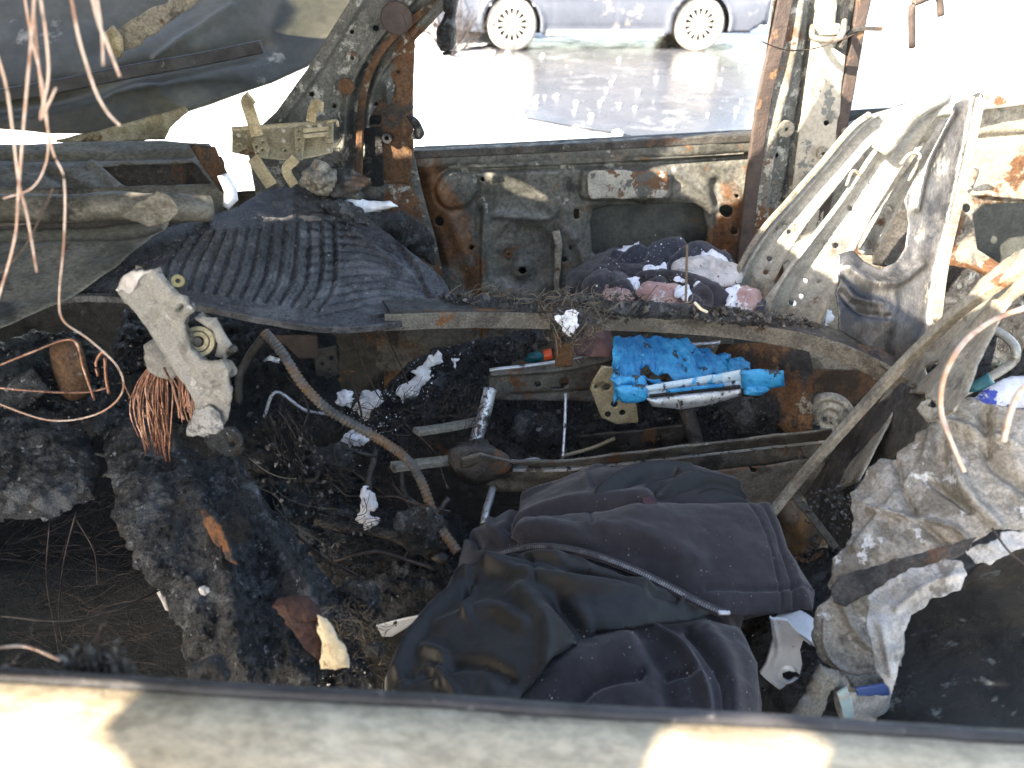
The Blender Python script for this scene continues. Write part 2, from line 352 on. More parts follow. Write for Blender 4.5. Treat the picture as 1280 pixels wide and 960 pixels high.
M['fleece'] = mat('black_fleece', [(.026, .0225, .0255), (.036, .0315, .0355)], 7, (.8, 1), 0, .35, 500, [((.16, .15, .14), 160, .755, .015)], sheen=.25, bdist=.001)
M['lining'] = mat('black_satin', [(.008, .0088, .0095), (.014, .0155, .0165)], 6, (.5, .62), 0, .12, 60, [((.05, .05, .05), 120, .74, .02)], sheen=.15)
M['zip'] = mat('zip_metal', [(.1, .1, .1), (.3, .29, .28)], 60, (.3, .5), .7, 0)
M['alu'] = mat('cast_alloy', [(.25, .24, .215), (.36, .345, .315), (.3, .29, .265)], 22, (.55, .8), .1, .7, 130, [((.2, .19, .17), 30, .6, .1), ((.6, .58, .55), 60, .66, .05)], fine=.35)
M['melt_alu'] = mat('melted_alloy', [(.25, .25, .25), (.65, .65, .64), (.4, .4, .4)], 50, (.25, .6), .6, 1., 120)
M['brass'] = mat('brass_bolt', [(.4, .34, .18), (.25, .2, .1)], 40, (.3, .5), .7, .2)
M['copper'] = mat('bare_copper', [(.13, .06, .04), (.4, .2, .13), (.24, .13, .09), (.62, .38, .27)], 45, (.3, .6), .7, .2, 120, [((.14, .07, .05), 40, .6, .1)])
M['pale_wire'] = mat('scorched_copper', [(.35, .2, .14), (.62, .5, .42), (.5, .3, .2)], 18, (.4, .7), .35, .2, 100)
M['dark_wire'] = mat('sooty_wire', [(.025, .019, .016), (.08, .06, .05)], 30, (.5, .8), .3, .2, 90)
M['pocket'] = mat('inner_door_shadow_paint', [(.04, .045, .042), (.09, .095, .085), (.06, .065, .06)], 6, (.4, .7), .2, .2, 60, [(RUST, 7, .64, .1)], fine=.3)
M['conduit'] = mat('corrugated_conduit', [(.035, .034, .033), (.08, .075, .07), (.13, .075, .035), (.09, .09, .095)], 8, (.5, .8), 0, .3, 90)
M['snow'] = mat('snow_white', [(.6, .63, .7), (.84, .86, .9)], 45, (.6, .9), 0, .25, 160)
M['blue'] = mat('melted_blue_plastic', [(.0, .17, .42), (.02, .33, .64), (.005, .24, .52)], 10, (.12, .3), 0, .6, 34, [((.02, .03, .035), 26, .66, .04), ((.1, .5, .75), 40, .7, .05)])
M['silver'] = mat('scratched_silver', [(.5, .52, .54), (.7, .71, .72)], 12, (.25, .5), .7, .15, 60, [((.04, .04, .04), 30, .6, .04), ((.2, .17, .13), 14, .62, .06)])
M['navy'] = mat('navy_cloth', [(.013, .015, .026), (.03, .034, .052)], 12, (.8, 1), 0, .4, 200, [((.09, .08, .08), 60, .66, .06)], sheen=.2)
M['darkcloth'] = mat('dark_cloth', [(.018, .017, .02), (.05, .046, .055)], 12, (.8, 1), 0, .5, 160, [((.12, .11, .11), 60, .68, .05)], sheen=.2)
M['pink'] = mat('dusty_pink_cloth', [(.36, .2, .18), (.52, .33, .3)], 20, (.8, 1), 0, .6, 180, [((.08, .06, .06), 45, .64, .04), ((.7, .7, .72), 14, .62, .06)], sheen=.2)
M['palecloth'] = mat('pale_cloth', [(.42, .39, .37), (.6, .57, .55)], 20, (.8, 1), 0, .5, 120, [((.1, .09, .09), 30, .66, .05)])
M['foil'] = mat('crumpled_dirty_foil', [(.19, .172, .14), (.38, .355, .31), (.27, .25, .215), (.5, .475, .43)], 11, (.35, .7), .2, .6, 60, [((.15, .125, .1), 9, .6, .16), ((.62, .62, .6), 26, .62, .05)], fine=.4)
M['foil_white'] = mat('white_flaking_sheet', [(.32, .31, .28), (.52, .505, .48), (.41, .39, .355)], 18, (.4, .7), .2, .5, 80, [((.2, .18, .15), 18, .58, .08)], fine=.3)
M['dirty_cover'] = mat('dirty_grey_cover', [(.16, .15, .13), (.26, .245, .21)], 14, (.6, .85), .1, .5, 110, [((.08, .06, .045), 16, .6, .06), ((.4, .39, .37), 40, .68, .04)], fine=.5)
M['panel_dark'] = mat('smooth_sooty_sheet', [(.045, .047, .05), (.12, .12, .12), (.07, .072, .075)], 7, (.22, .45), .55, .2, 30, [((.2, .19, .17), 10, .64, .08)], stretch=(2.2, 2.2, .6), fine=.3)
M['bonnet'] = mat('scorched_bonnet', [(.035, .036, .026), (.075, .071, .05), (.19, .175, .115)], 2.2, (.3, .5), .2, .1, 20, [((.3, .28, .23), 3.2, .66, .08)], fine=.2, lo=.35, hi=.7)
M['wood_char'] = mat('charred_brown_foam', [(.03, .012, .01), (.085, .035, .028)], 30, (.5, .8), 0, .6, 120)
M['cream'] = mat('cream_core', [(.72, .62, .42), (.82, .74, .56)], 40, (.6, .8), 0, .4, 150, [((.35, .22, .1), 60, .66, .05)])
M['debris'] = mat('mixed_debris', [(.012, .012, .012), (.03, .028, .026), (.07, .06, .05), (.1, .09, .08), (.02, .02, .02), (.05, .035, .02), (.13, .125, .115)], 10, (.4, .9), 0, .3, 90, island=1)
M['grit'] = mat('black_grit', [(.006, .006, .007), (.02, .02, .022), (.012, .012, .013), (.035, .037, .04), (.02, .022, .026), (.014, .013, .013), (.06, .062, .066)], 10, (.15, .55), 0, .2, 90, island=1)
M['straw'] = mat('dry_straw', [(.03, .024, .018), (.1, .08, .055), (.06, .045, .03), (.2, .16, .11)], 10, (.6, .9), 0, 0, island=1)
M['blackfloor'] = mat('black_glossy_trim', [(.008, .009, .01), (.02, .022, .022)], 6, (.25, .5), 0, .3, 40, [((.13, .14, .135), 34, .63, .05)])
M['white_metal'] = mat('pale_coated_steel', [(.42, .44, .47), (.55, .57, .6)], 14, (.35, .55), .3, .15, 60, [((.15, .15, .15), 70, .7, .03)])
M['sill'] = mat('near_door_metal', [(.42, .34, .225), (.6, .5, .355), (.5, .42, .3), (.66, .57, .42)], 7, (.5, .75), .1, .2, 40, [((.22, .19, .14), 9, .62, .1)], stretch=(.5, 1, 1.5), fine=.3)
M['red'] = mat('orange_red_plastic', [(.6, .07, .02), (.75, .12, .03)], 20, (.3, .5), 0, .2)
M['teal'] = mat('teal_plastic', [(.01, .12, .15), (.02, .18, .22)], 20, (.3, .6), 0, .2)
M['bluewhite'] = mat('blue_white_scraps', [(.6, .63, .7), (.5, .52, .6)], 30, (.5, .8), 0, .6, 90, [((.03, .06, .35), 22, .55, .04), ((.4, .1, .1), 35, .68, .02)])
# ============================================================ SETTING
def gmap(z=0): return lambda a, b: np.stack([np.asarray(a, float), np.asarray(b, float), 0 * np.asarray(a, float) + z], -1)
M['ground'] = mat('trodden_snow', [(.62, .65, .72), (.8, .82, .86), (.72, .74, .79)], 1.6, (.5, .9), 0, .6, 8, [((.3, .29, .28), 5, .66, .05), ((.22, .2, .18), 30, .7, .03)], bdist=.05)
M['road'] = mat('wet_asphalt', [(.06, .068, .083), (.088, .097, .115), (.074, .082, .098)], .9, (.08, .3), 0, .12, 14, [((.3, .31, .34), 1.6, .6, .2), ((.4, .4, .42), 9, .7, .08)], fine=.12, bdist=.01)
xs = np.concatenate([np.linspace(-600, -16, 8)[:-1], np.linspace(-14, 14, 150), np.linspace(16, 600, 8)[1:]])
ys = np.concatenate([np.linspace(-600, -8, 6)[:-1], np.linspace(-6, 16, 130), np.linspace(20, 900, 8)])
X, Y = np.meshgrid(xs, ys); p = np.stack([X.ravel(), Y.ravel(), 0 * X.ravel()], 1)
near = (np.abs(p[:, 0]) < 15) & (p[:, 1] > 2.2) & (p[:, 1] < 17)
road = (p[:, 1] > 5.4) & (p[:, 1] < 14) & (p[:, 0] > -1.6) & (p[:, 0] < 5.4)
p[:, 2] = np.where(near & ~road, .015 + .03 * fbm(p * 1.3, 3), 0) ; p[road, 2] = -.01
I = np.arange(X.size).reshape(X.shape); F = np.stack([I[:-1, :-1].ravel(), I[:-1, 1:].ravel(), I[1:, 1:].ravel(), I[1:, :-1].ravel()], 1)
mk('ground', p, F, M['ground'], kind='structure')
sheet('wet_road', [(-.6, 7.4), (.8, 6.2), (2.2, 6.0), (3.6, 6.6), (4.2, 8.5), (4.4, 10.4), (4.6, 12.5), (2, 13.5), (-.8, 12.5), (-.9, 10.5), (-.5, 9)], None, M['road'], cell=.1, rag=1.0, mapf=gmap(.012),
      toward=np.array([0, 5, 9.]), thick=0, kind='structure')
# clods of snow on the road
cl = [(x, y, rng.uniform(.006, .03) if k % 9 else .045) for k, (x, y) in enumerate(zip(rng.uniform(-1.5, 5, 160), rng.uniform(5.2, 10.4, 160)))]
V0, F0 = ico(1)
joined('snow_clods', [(V0 * np.array([r, r, r * .7]) * (1 + .3 * fbm(V0 * 2 + k, 2))[:, None] + np.array([x, y, .02]), F0) for k, (x, y, r) in enumerate(cl)], M['snow'], kind='stuff')
sheet('snow_ridge', [(-2.6, 10.2), (-1, 10.6), (-.2, 11.3), (.2, 12.4), (-1.2, 13.5), (-4, 13), (-5, 11)], None, M['snow'], cell=.08, rag=.3, puff=(.34, .7), noise=[(.05, 1.5, 'f')], mapf=gmap(.0),
      toward=np.array([0, 5, 9.]), thick=0, kind='structure')

# ------------------------------------------------------------ parked car across the road
M['carpaint'] = mat('blue_grey_car_paint', [(.105, .125, .165), (.135, .155, .2)], 2, (.25, .4), .3, .03, 20, [((.42, .4, .38), 2.5, .62, .12)], coat=.4)
M['car_dirt_glare'] = mat('salt_dust_and_glare', [(.2, .19, .22), (.34, .33, .36)], 6, (.4, .7), 0, .15, 60)
M['tyre'] = mat('pale_cream_tyre', [(.42, .39, .34), (.58, .55, .49), (.5, .47, .42)], 14, (.7, .9), 0, .5, 60, [((.16, .15, .14), 16, .64, .05)])  # cream tyre tone with sparse darker patches
M['rim'] = mat('silver_alloy_rim', [(.6, .59, .55), (.72, .7, .66)], 12, (.3, .5), .4, .1)
M['glass'] = mat('dark_car_glass', [(.02, .022, .025), (.03, .032, .035)], 3, (.05, .1), 0, 0)
M['black'] = mat('black_gap', [(.006, .006, .006), (.01, .01, .01)], 3, (.6, .9), 0, 0)
YC = 10.62; WX1, WX2, WR = 0.0, 2.36, .315
pc = thing('parked_car', (1.2, YC + .85, 0), 'blue-grey parked car with multi-spoke wheels standing across the wet road', 'car')
def side_x(z): return -.02 - .05 * np.sin(np.clip((z - .2) / .75, 0, 1) * math.pi) + np.clip(z - .95, 0, 1) * .42
def carmap(ynear, sgn): return lambda a, b: np.stack([np.asarray(a, float), ynear + sgn * side_x(np.asarray(b, float)), np.asarray(b, float)], -1)
def arch(cx, r): return [(cx + r * math.cos(t), WR + r * math.sin(t)) for t in np.linspace(math.pi * 1.08, -math.pi * .08, 20)]
prof = [(-.95, .26), (-.93, .55), (-.8, .72), (-.2, .86), (.35, .93), (1.0, 1.38), (1.6, 1.46), (2.3, 1.42), (2.85, 1.02), (3.12, .94), (3.2, .7), (3.16, .34), (3.0, .24)]
lower = list(reversed(arch(WX1, .36))) ; lower2 = list(reversed(arch(WX2, .36)))
outl = prof + lower2 + [(WX2 - .4, .2), (WX1 + .4, .2)] + lower
def carrel(U, V, P):
    h = np.zeros(len(U))
    for line in ([(.5, .3), (.5, .9)], [(1.28, .24), (1.28, .93)], [(2.0, .55), (2.02, .93)], [(.42, .29), (1.9, .29)]): h -= .008 * np.exp(-(segdist(U, V, line)[0] / .012) ** 2)
    h += .012 * np.exp(-(segdist(U, V, [(-.6, .62), (3.05, .66)])[0] / .03) ** 2)
    for cx in (WX1, WX2): h += .02 * np.exp(-((np.hypot(U - cx, V - WR) - .385) / .03) ** 2)
    return h
wins = [[(.62, .97), (1.05, 1.33), (1.25, 1.37), (1.25, .97)], [(1.31, .97), (1.31, 1.38), (1.9, 1.38), (2.35, 1.18), (2.45, .99)]]
for yn, sg, tw in ((YC, 1, -9), (YC + 1.7, -1, 30)):
    b = sheet('body_side', outl, None, M['carpaint'], pc, cell=.03, holes=wins, mapf=carmap(yn, sg), relief=carrel, toward=np.array([1., tw, 1]), thick=.004)
    for w in wins: sheet('side_window', w, None, M['glass'], b, cell=.06, mapf=carmap(yn + sg * .02, sg), toward=np.array([1., tw, 1]), thick=.003)
sk_ = [(x, z) for x, z in crm(prof, 5)]
def band(name, pts, m, y0=.03, y1=1.67, dz=0):
    V = []; F = []
    for x, z in pts:
        yy = np.linspace(YC + y0 + max(0, z - .95) * .42, YC + y1 - max(0, z - .95) * .42, 7)
        for k, y in enumerate(yy): V.append((x, y, z + dz + .03 * math.sin(k / 6 * math.pi)))
    for i in range(len(pts) - 1):
        for k in range(6): F.append((i * 7 + k, i * 7 + k + 1, i * 7 + 8 + k, i * 7 + 7 + k))
    return mk(name, V, F, m, pc, thick=.004)
band('bonnet', [q for q in sk_ if q[0] <= .36 ], M['carpaint'])
band('windscreen', [q for q in sk_ if .3 <= q[0] <= 1.02 and q[1] > .9], M['glass'])
band('roof', [q for q in sk_ if 1.0 <= q[0] <= 2.35 and q[1] > 1.3], M['carpaint'])
band('rear_window', [q for q in sk_ if 2.3 <= q[0] <= 2.88 and q[1] > .99], M['glass'])
band('boot_lid', [q for q in sk_ if q[0] >= 2.85], M['carpaint'])
box('underbody', (1.25, YC + .85, .3), (3.6, 1.4, .2), M['black'], pc)
box('side_skirt', (1.18, YC + .0, .225), (1.5, .07, .09), M['car_dirt_glare'], pc, bevel=.02)
box('front_bumper', (-.93, YC + .85, .42), (.14, 1.6, .34), M['car_dirt_glare'], pc, bevel=.05)  # paler than the paintwork, overexposed glare put into its colour
box('rear_bumper', (3.2, YC + .85, .46), (.12, 1.6, .34), M['carpaint'], pc, bevel=.05)
def wheel(cx, y):
    w = thing('wheel', (cx, y + .1, WR), None, None); w.parent = pc; w.location = np.array((cx, y + .1, WR)) - ORG[pc.name]; ORG[w.name] = np.array((cx, y + .1, WR))
    n = 40; V = []; F = []
    pr = [(.205, .03), (.22, .0), (.26, -.015), (.3, .0), (.315, .03), (.317, .1), (.315, .17), (.29, .19), (.2, .19)]
    for k in range(n):
        a = 2 * math.pi * k / n
        for r, d in pr: V.append((cx + r * math.cos(a), y + d, WR + r * math.sin(a)))
    m = len(pr)
    for k in range(n):
        for j in range(m - 1): F.append((k * m + j, ((k + 1) % n) * m + j, ((k + 1) % n) * m + j + 1, k * m + j + 1))
    mk('tyre', V, F, M['tyre'], w)
    parts = []
    for k in range(14):
        a = 2 * math.pi * k / 14; c, s = math.cos(a), math.sin(a); rot = np.array([[c, 0, -s], [0, 1, 0], [s, 0, c]])
        V, F = boxm((0, 0, 0), (.155, .02, .03 if k % 2 else .024)); V = (V + np.array([.125, 0, 0])) @ rot.T + np.array([cx, y + .025, WR]); parts.append((V, F))
    joined('spokes', parts, M['rim'], w, smooth=False)
    disc('rim_lip', (cx, y + .06, WR), (0, -1, 0), .212, .05, M['rim'], w, n=36, r2=.188)
    disc('hub_cap', (cx, y + .03, WR), (0, -1, 0), .06, .02, M['rim'], w)
    disc('brake_disc', (cx, y + .09, WR), (0, -1, 0), .19, .01, M['black'], w, n=24)
for cx in (WX1, WX2):
    wheel(cx, YC - .02); wheel(cx, YC + 1.5)
# bare bush behind the car, seen to the left of the wheel
bt = thing('bare_bush', (-.75, 10.2, 0), 'leafless twiggy bush in the snow left of the parked car', 'bush')
tw = []
for k in range(60):
    a = rng.uniform(0, 6.28); e = rng.uniform(.5, 1.3); L = rng.uniform(.35, .95); d = np.array([math.cos(a) * math.cos(e), math.sin(a) * math.cos(e), math.sin(e)]); p0 = np.array([-.75, 10.2, 0])
    pts = [p0, p0 + d * L * .5 + rng.normal(size=3) * .03, p0 + d * L]; V, F = sweepmesh(crm(pts, 3), cprof(.005, 3)); tw.append((V, F))
    for q in range(2): p1 = p0 + d * L * rng.uniform(.4, .9); d2 = d + rng.normal(size=3) * .5; V, F = sweepmesh(np.array([p1, p1 + d2 * .1, p1 + d2 * .2]), cprof(.003, 3)); tw.append((V, F))
joined('twigs', tw, M['dark_wire'], bt)

# ============================================================ BURNT CAR BODY
car = thing('burnt_car', (0, 1.0, 0), 'burnt-out car shell with rusty scorched doors and pillars, seen from inside', 'car')
YD = 1.74
door_out = [(470, 186), (520, 188), (700, 179), (945, 166), (936, 250), (925, 330), (912, 500), (560, 500), (470, 500)]
pocket = [(742, 264), (760, 259), (868, 255), (880, 262), (886, 290), (883, 312), (868, 330), (800, 330), (752, 326), (740, 316), (738, 280)]
holes = [pocket, circ(549, 277, 6), circ(908, 264, 8), circ(653, 339, 5), circ(590, 309, 3), rrect(717, 261, 724, 274, 3), rrect(694, 308, 699, 314, 1), rrect(711, 307, 715, 313, 1), circ(705, 325, 4, 3), circ(603, 224, 3), circ(921, 245, 2.5), circ(918, 289, 4)]
def doorrel(U, V, P):
    h = np.zeros(len(U)); E = lambda pl, w: np.exp(-(segdist(U, V, crm(pl, 5))[0] / w) ** 2)
    h -= .012 * E([(560, 213), (700, 209), (800, 205), (935, 196)], 4); h += .012 / (1 + np.exp((V - (209 - (U - 560) * .045)) / 2.5))
    h += .012 / (1 + np.exp((np.hypot(U - 570, V - 236) - 24) / 3)) - .007 * np.exp(-((np.hypot(U - 570, V - 236) - 27) / 3) ** 2)
    h -= .016 / (1 + np.exp((np.hypot((U - 652) * .9, V - 322) - 40) / 3)); h += .012 / (1 + np.exp((np.hypot(U - 653, V - 338) - 12) / 2))
    d = segdist(U, V, rrect(722, 208, 842, 252, 12), True)[0]; h += np.where(inside(U, V, rrect(722, 208, 842, 252, 12)), .014 * (1 - np.exp(-(d / 4) ** 2)), 0)
    d = segdist(U, V, pocket, True)[0]; h -= .01 * np.exp(-(d / 5) ** 2)
    h += .010 * E([(606, 260), (604, 330), (606, 420)], 4) - .008 * E([(598, 260), (597, 420)], 3)
    h -= .010 * E([(700, 262), (694, 300), (696, 400)], 4); h += .008 * E([(712, 290), (730, 330), (728, 400)], 5)
    h += .010 * E([(535, 210), (575, 300), (600, 360)], 9) - .008 * E([(520, 225), (550, 330)], 7)
    h -= .012 * E([(895, 230), (900, 330)], 7); h += .008 * E([(845, 215), (880, 240), (896, 262)], 5)
    h += .008 * E([(620, 268), (680, 272), (700, 262)], 5)
    return h + .0025 * fbm(P * 9, 3)
fd = sheet('front_door', door_out, [(600, 300, YD)], M['door'], car, cell=2.2, holes=holes, rust=[([(540, 230), (575, 300), (600, 380)], 32, 1.0), ([(500, 210), (540, 260)], 26, .9), ([(900, 300), (925, 260)], 24, 1.1), ([(905, 235), (880, 400)], 16, .5), ([(700, 256), (740, 262)], 9, .8), ([(600, 330), (604, 400)], 10, .8), ([(740, 400), (900, 350)], 20, .4), ([(660, 290), (680, 380)], 50, -.8), ([(760, 225), (820, 225)], 40, -.3)], relief=doorrel, thick=.0018, label='far front door of the burnt car, grey inner skin with rust streaks')
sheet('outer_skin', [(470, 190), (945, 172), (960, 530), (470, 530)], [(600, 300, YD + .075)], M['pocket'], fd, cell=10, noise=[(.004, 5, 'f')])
bar('window_rail', [Q(515, 192, YD + .0), Q(650, 186, YD + .0), Q(800, 178, YD + .0), Q(947, 170, YD + .0)], .03, .018, M['dark_steel'], fd)
bar('weather_strip', [Q(518, 187, YD + .03), Q(650, 181, YD + .03), Q(800, 173, YD + .03), Q(947, 165, YD + .03)], .012, .012, M['black_rubber'], fd)
bar('sill_channel', [Q(560, 204, YD - .004), Q(700, 199, YD - .006), Q(930, 186, YD - .004)], .008, .022, M['door'], fd)
sheet('flaked_plate', rrect(735, 213, 836, 248, 9), [(700, 230, YD - .022)], M['door_flake'], fd, cell=3, rag=2, noise=[(.002, 20, 'f')])
disc('lock_stud', Q(636, 314, YD - .004), (0, -1, 0), .01, .02, M['rust'], fd, r2=.004)
for u, v in ((636, 322), (666, 300), (722, 300), (560, 360)): disc('door_screw', Q(u, v, YD - .004), (0, -1, 0), .006, .006, M['dark_steel'], fd, n=8)
sheet('inner_latch', [(690, 290), (700, 288), (702, 306), (698, 365), (692, 365), (694, 310)], [(690, 300, YD - .02)], M['greybeige'], fd, cell=2, rag=1.5, noise=[(.003, 30, 'f')])
# front pillar with its broad scorched foot
fp = sheet('front_pillar', [(445, -12), (585, -40), (560, 8), (519, 50), (516, 130), (517, 190), (528, 240), (545, 300), (560, 380), (470, 400), (330, 300), (310, 190), (318, 165), (345, 140), (385, 85)], [(500, 100, YD - .045), (340, 150, YD - .1), (500, 350, YD - .04), (560, 0, YD - .1)],
      M['pillar'], car, cell=2.2, thick=.002, rust=[([(510, 60), (505, 180), (500, 250)], 20, 1.3), ([(560, 0), (520, 40)], 14, 1), ([(434, 108), (436, 110)], 16, 1), ([(500, 260), (550, 380)], 30, .9), ([(400, 90), (420, 60)], 40, -.8)],
      holes=[circ(470, 35, 4), circ(440, 40, 3), circ(497, 90, 2.5), circ(470, 130, 3), circ(486, 172, 5.5), rrect(460, 144, 476, 156, 2), circ(418, 133, 3), circ(390, 118, 3.5), circ(549, 277, 6)],
      folds=[([(540, -10), (490, 45), (455, 100), (444, 160), (443, 260), (450, 330)], 7, -.02), ([(556, -5), (506, 50), (470, 100), (459, 160), (458, 240)], 3.5, .014), ([(524, -10), (474, 45), (440, 100), (430, 160), (428, 260)], 4, .012),
             ([(484, 104), (486, 124)], 8, .016), ([(486, 210), (492, 230), (494, 300)], 10, .012), ([(350, 150), (400, 80), (450, 0)], 5, .014)],
      noise=[(.003, 12, 'f')], label='far front pillar, mottled ash grey with rust and a curved channel')
sheet('pillar_back', [(450, -20), (575, -30), (550, 8), (512, 60), (512, 380), (470, 390), (345, 280), (330, 170), (390, 95)], [(500, 100, YD + .02), (340, 150, YD - .02), (500, 350, YD + .02), (560, 0, YD - .02)], M['soot'], fp, cell=8)
sheet('pillar_flange', [(462, 150), (480, 118), (488, 75), (516, 60), (517, 190), (512, 230), (470, 230), (464, 190)], [(500, 100, YD - .052)], M['rust'], fp, cell=2.5, holes=[circ(486, 172, 5.5), rrect(461, 144, 476, 156, 2), circ(486, 112, 9, 13), circ(498, 90, 2.5), circ(470, 131, 3)], noise=[(.003, 14, 'f')])
wb = Q(434, 108, YD - .09)
disc('welded_nut', wb, (-.1, -1, .1), .016, .012, M['rust'], fp); disc('grommet', Q(441, 72, YD - .085), (0, -1, 0), .012, .006, M['pillar'], fp, n=12, r2=.005)
disc('rubber_grommet', Q(484, 172, YD - .06), (0, -1, 0), .011, .006, M['black_rubber'], fp, n=14, r2=.005)
disc('scorched_cap', Q(496, 22, YD - .11), (0, -1, 0), .03, .012, M['brown_rubber'], fp, n=18)
bar('door_seal', [Q(575, -20, YD - .1), Q(520, 22, YD - .09), Q(478, 62, YD - .08), Q(456, 110, YD - .075), (Q(450, 170, YD - .072)), Q(449, 260, YD - .07), Q(452, 320, YD - .07)], .012, .014, M['rust'], fp)
sheet('hinge_pocket', [(455, 160), (478, 158), (480, 232), (458, 234)], [(470, 200, YD - .06)], M['soot'], fp, cell=3, noise=[(.006, 18, 'r')])
# pillar between the far doors
mp_ = sheet('middle_pillar', [(966, -10), (1092, -12), (1072, 80), (1052, 150), (1038, 230), (1010, 320), (985, 400), (915, 420), (926, 330), (940, 240), (955, 130)], [(1000, 100, YD - .03), (950, 350, YD - .03), (1060, 100, YD - .0)], M['pillar'], car, cell=2.2, thick=.002,
      holes=[circ(970, 194, 3.5), circ(966, 228, 3.5), circ(1032, 154, 3.5), circ(907, 264, 3)],
      folds=[([(1019, -10), (1006, 100), (990, 200), (972, 320)], 3, -.016), ([(1045, 10), (1030, 100), (1022, 160)], 3, .006), ([(1000, 0), (985, 90), (965, 180), (952, 280)], 5, .014), ([(975, 0), (958, 100), (940, 230)], 4, -.01)],
      noise=[(.0025, 12, 'f')], rust=[([(950, 270), (930, 380)], 24, 1.0), ([(960, 100), (940, 200)], 12, .7)], label='far middle pillar, grey and beige steel between the doors')
sheet('pillar_back', [(975, -10), (1084, -12), (1045, 150), (1032, 230), (1004, 320), (980, 400), (920, 415), (932, 330), (946, 240), (960, 130)], [(1000, 100, YD + .03), (950, 350, YD + .03)], M['soot'], mp_, cell=8)
sheet('beige_face', [(1022, -10), (1048, -10), (1042, 60), (1057, 70), (1052, 110), (1049, 155), (1036, 215), (1025, 300), (988, 380), (978, 330), (992, 220), (1006, 110)], [(1000, 100, YD - .04), (950, 350, YD - .04)], M['beige'], mp_, cell=2.5, holes=[circ(1033, 154, 3.5)], noise=[(.002, 16, 'f')], thick=.0015)
bar('front_seal', [Q(983, -12, YD - .05), Q(969, 60, YD - .05), Q(954, 130, YD - .045), Q(940, 230, YD - .04), Q(928, 330, YD - .04)], .03, .016, M['brown_rubber'], mp_, upv=(0, -1, 0))
bar('rear_seal', [Q(1080, -12, YD - .04), Q(1066, 70, YD - .035), Q(1052, 150, YD - .03), Q(1040, 210, YD - .03), Q(1022, 290, YD - .03)], .026, .02, M['brown_rubber'], mp_, upv=(0, -1, 0))
bar('groove_trim', [Q(1060, -12, YD - .045), Q(1050, 60, YD - .045)], .012, .01, M['soot'], mp_, upv=(0, -1, 0))
for u, v, r in ((981, 160, .017), (1027, 190, .013)): disc('anchor_bolt', Q(u, v, YD - .045), (0, -1, 0), r, .012, M['greybeige'], mp_, n=12, r2=.004)
lt = tube('door_striker', [Q(1016, 33, YD - .05), Q(1017, 47, YD - .09), Q(1040, 50, YD - .1), Q(1052, 44, YD - .09), Q(1056, 26, YD - .05)], .006, M['greybeige'], mp_)
bar('striker_plate', [Q(1015, 38, YD - .055), Q(1048, 36, YD - .055)], .02, .02, M['beige'], mp_, upv=(0, -1, 0))
bar('check_strap', [Q(1050, 60, YD - .05), Q(1066, 38, YD - .05), Q(1102, 36, YD - .04)], .008, .008, M['dark_steel'], mp_)
for u, v in ((1003, 180), (1008, 110), (962, 262)): disc('spot_weld', Q(u, v, YD - .036), (0, -1, 0), .006, .003, M['rust'], mp_, n=8)
# rear door
rd = sheet('rear_door', [(1048, 168), (1130, 130), (1200, 122), (1300, 118), (1300, 480), (990, 480), (1015, 330), (1036, 235)], [(1100, 300, YD - .0), (1280, 300, YD - .02)], M['greybeige'], car, rust=[([(1100, 300), (1150, 330), (1200, 340), (1230, 360)], 40, 1.1), ([(1280, 200), (1240, 250)], 22, 1.2), ([(1190, 230), (1180, 300)], 18, 1), ([(1250, 350), (1300, 400)], 40, 1), ([(1240, 190), (1290, 180)], 30, -.8)], cell=3, thick=.002,
      holes=[[(1216, 268), (1228, 257), (1262, 254), (1300, 256), (1300, 336), (1250, 330), (1222, 312)], circ(1208, 260, 5, 6), circ(1204, 287, 2)],
      folds=[([(1215, 240), (1300, 248)], 4, .015), ([(1060, 190), (1300, 168)], 5, -.012), ([(1209, 320), (1222, 335), (1300, 350)], 5, .012), ([(1140, 200), (1160, 300)], 8, -.01)], noise=[(.006, 6, 'f')], label='far rear door of the burnt car, orange with rust')
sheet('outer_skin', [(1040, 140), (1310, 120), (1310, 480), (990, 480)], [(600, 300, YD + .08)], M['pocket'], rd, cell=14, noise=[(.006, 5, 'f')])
bar('window_rail', [Q(1050, 168, YD - .03), Q(1130, 142, YD - .03), Q(1200, 130, YD - .03), Q(1310, 116, YD - .03)], .04, .03, M['seat_steel'], rd)
bar('weather_strip', [Q(1052, 163, YD + .01), Q(1130, 134, YD + .01), Q(1180, 122, YD + .01)], .014, .014, M['black_rubber'], rd)
tube('pull_handle', [Q(1205, 232, YD - .03), Q(1212, 210, YD - .06), Q(1222, 212, YD - .06), Q(1215, 233, YD - .03)], .004, M['seat_steel'], rd)
tube('window_post', [Q(1140, 60, YD + .0), Q(1140, 10, YD), Q(1148, 2, YD), Q(1172, -4, YD), Q(1176, 20, YD)], .007, M['brown_rubber'], rd, n=6)
# near door: sill under the camera
nd = thing('near_door', (0, .3, .4), None, None); nd.parent = car; nd.location = np.array((0, .3, .4)) - ORG[car.name]; ORG[nd.name] = np.array((0, .3, .4)); nd['label'] = 'near door, its pale beige top edge blurred below the camera'
nl = Q(-80, 852, .335); nr = Q(1360, 938, .318)
def strip3(name, prof, m, **kw):      # a section (dy, dz) run from nl to nr
    n = 90; V = []; F = []; k = len(prof)
    for i in range(n + 1):
        c = nl + (nr - nl) * i / n; c = c + np.array([0, .0006 * math.sin(i * .21), 0])
        for dy, dz in prof: V.append(c + np.array([0, dy, dz]))
    for i in range(n):
        for j in range(k - 1): F.append((i * k + j, i * k + j + 1, (i + 1) * k + j + 1, (i + 1) * k + j))
    V = np.array(V); V += .0006 * np.c_[fbm(V * 12, 3), fbm(V * 12 + 5, 3), fbm(V * 12 + 9, 3)]
    return mk(name, V, F, m, nd, **kw)
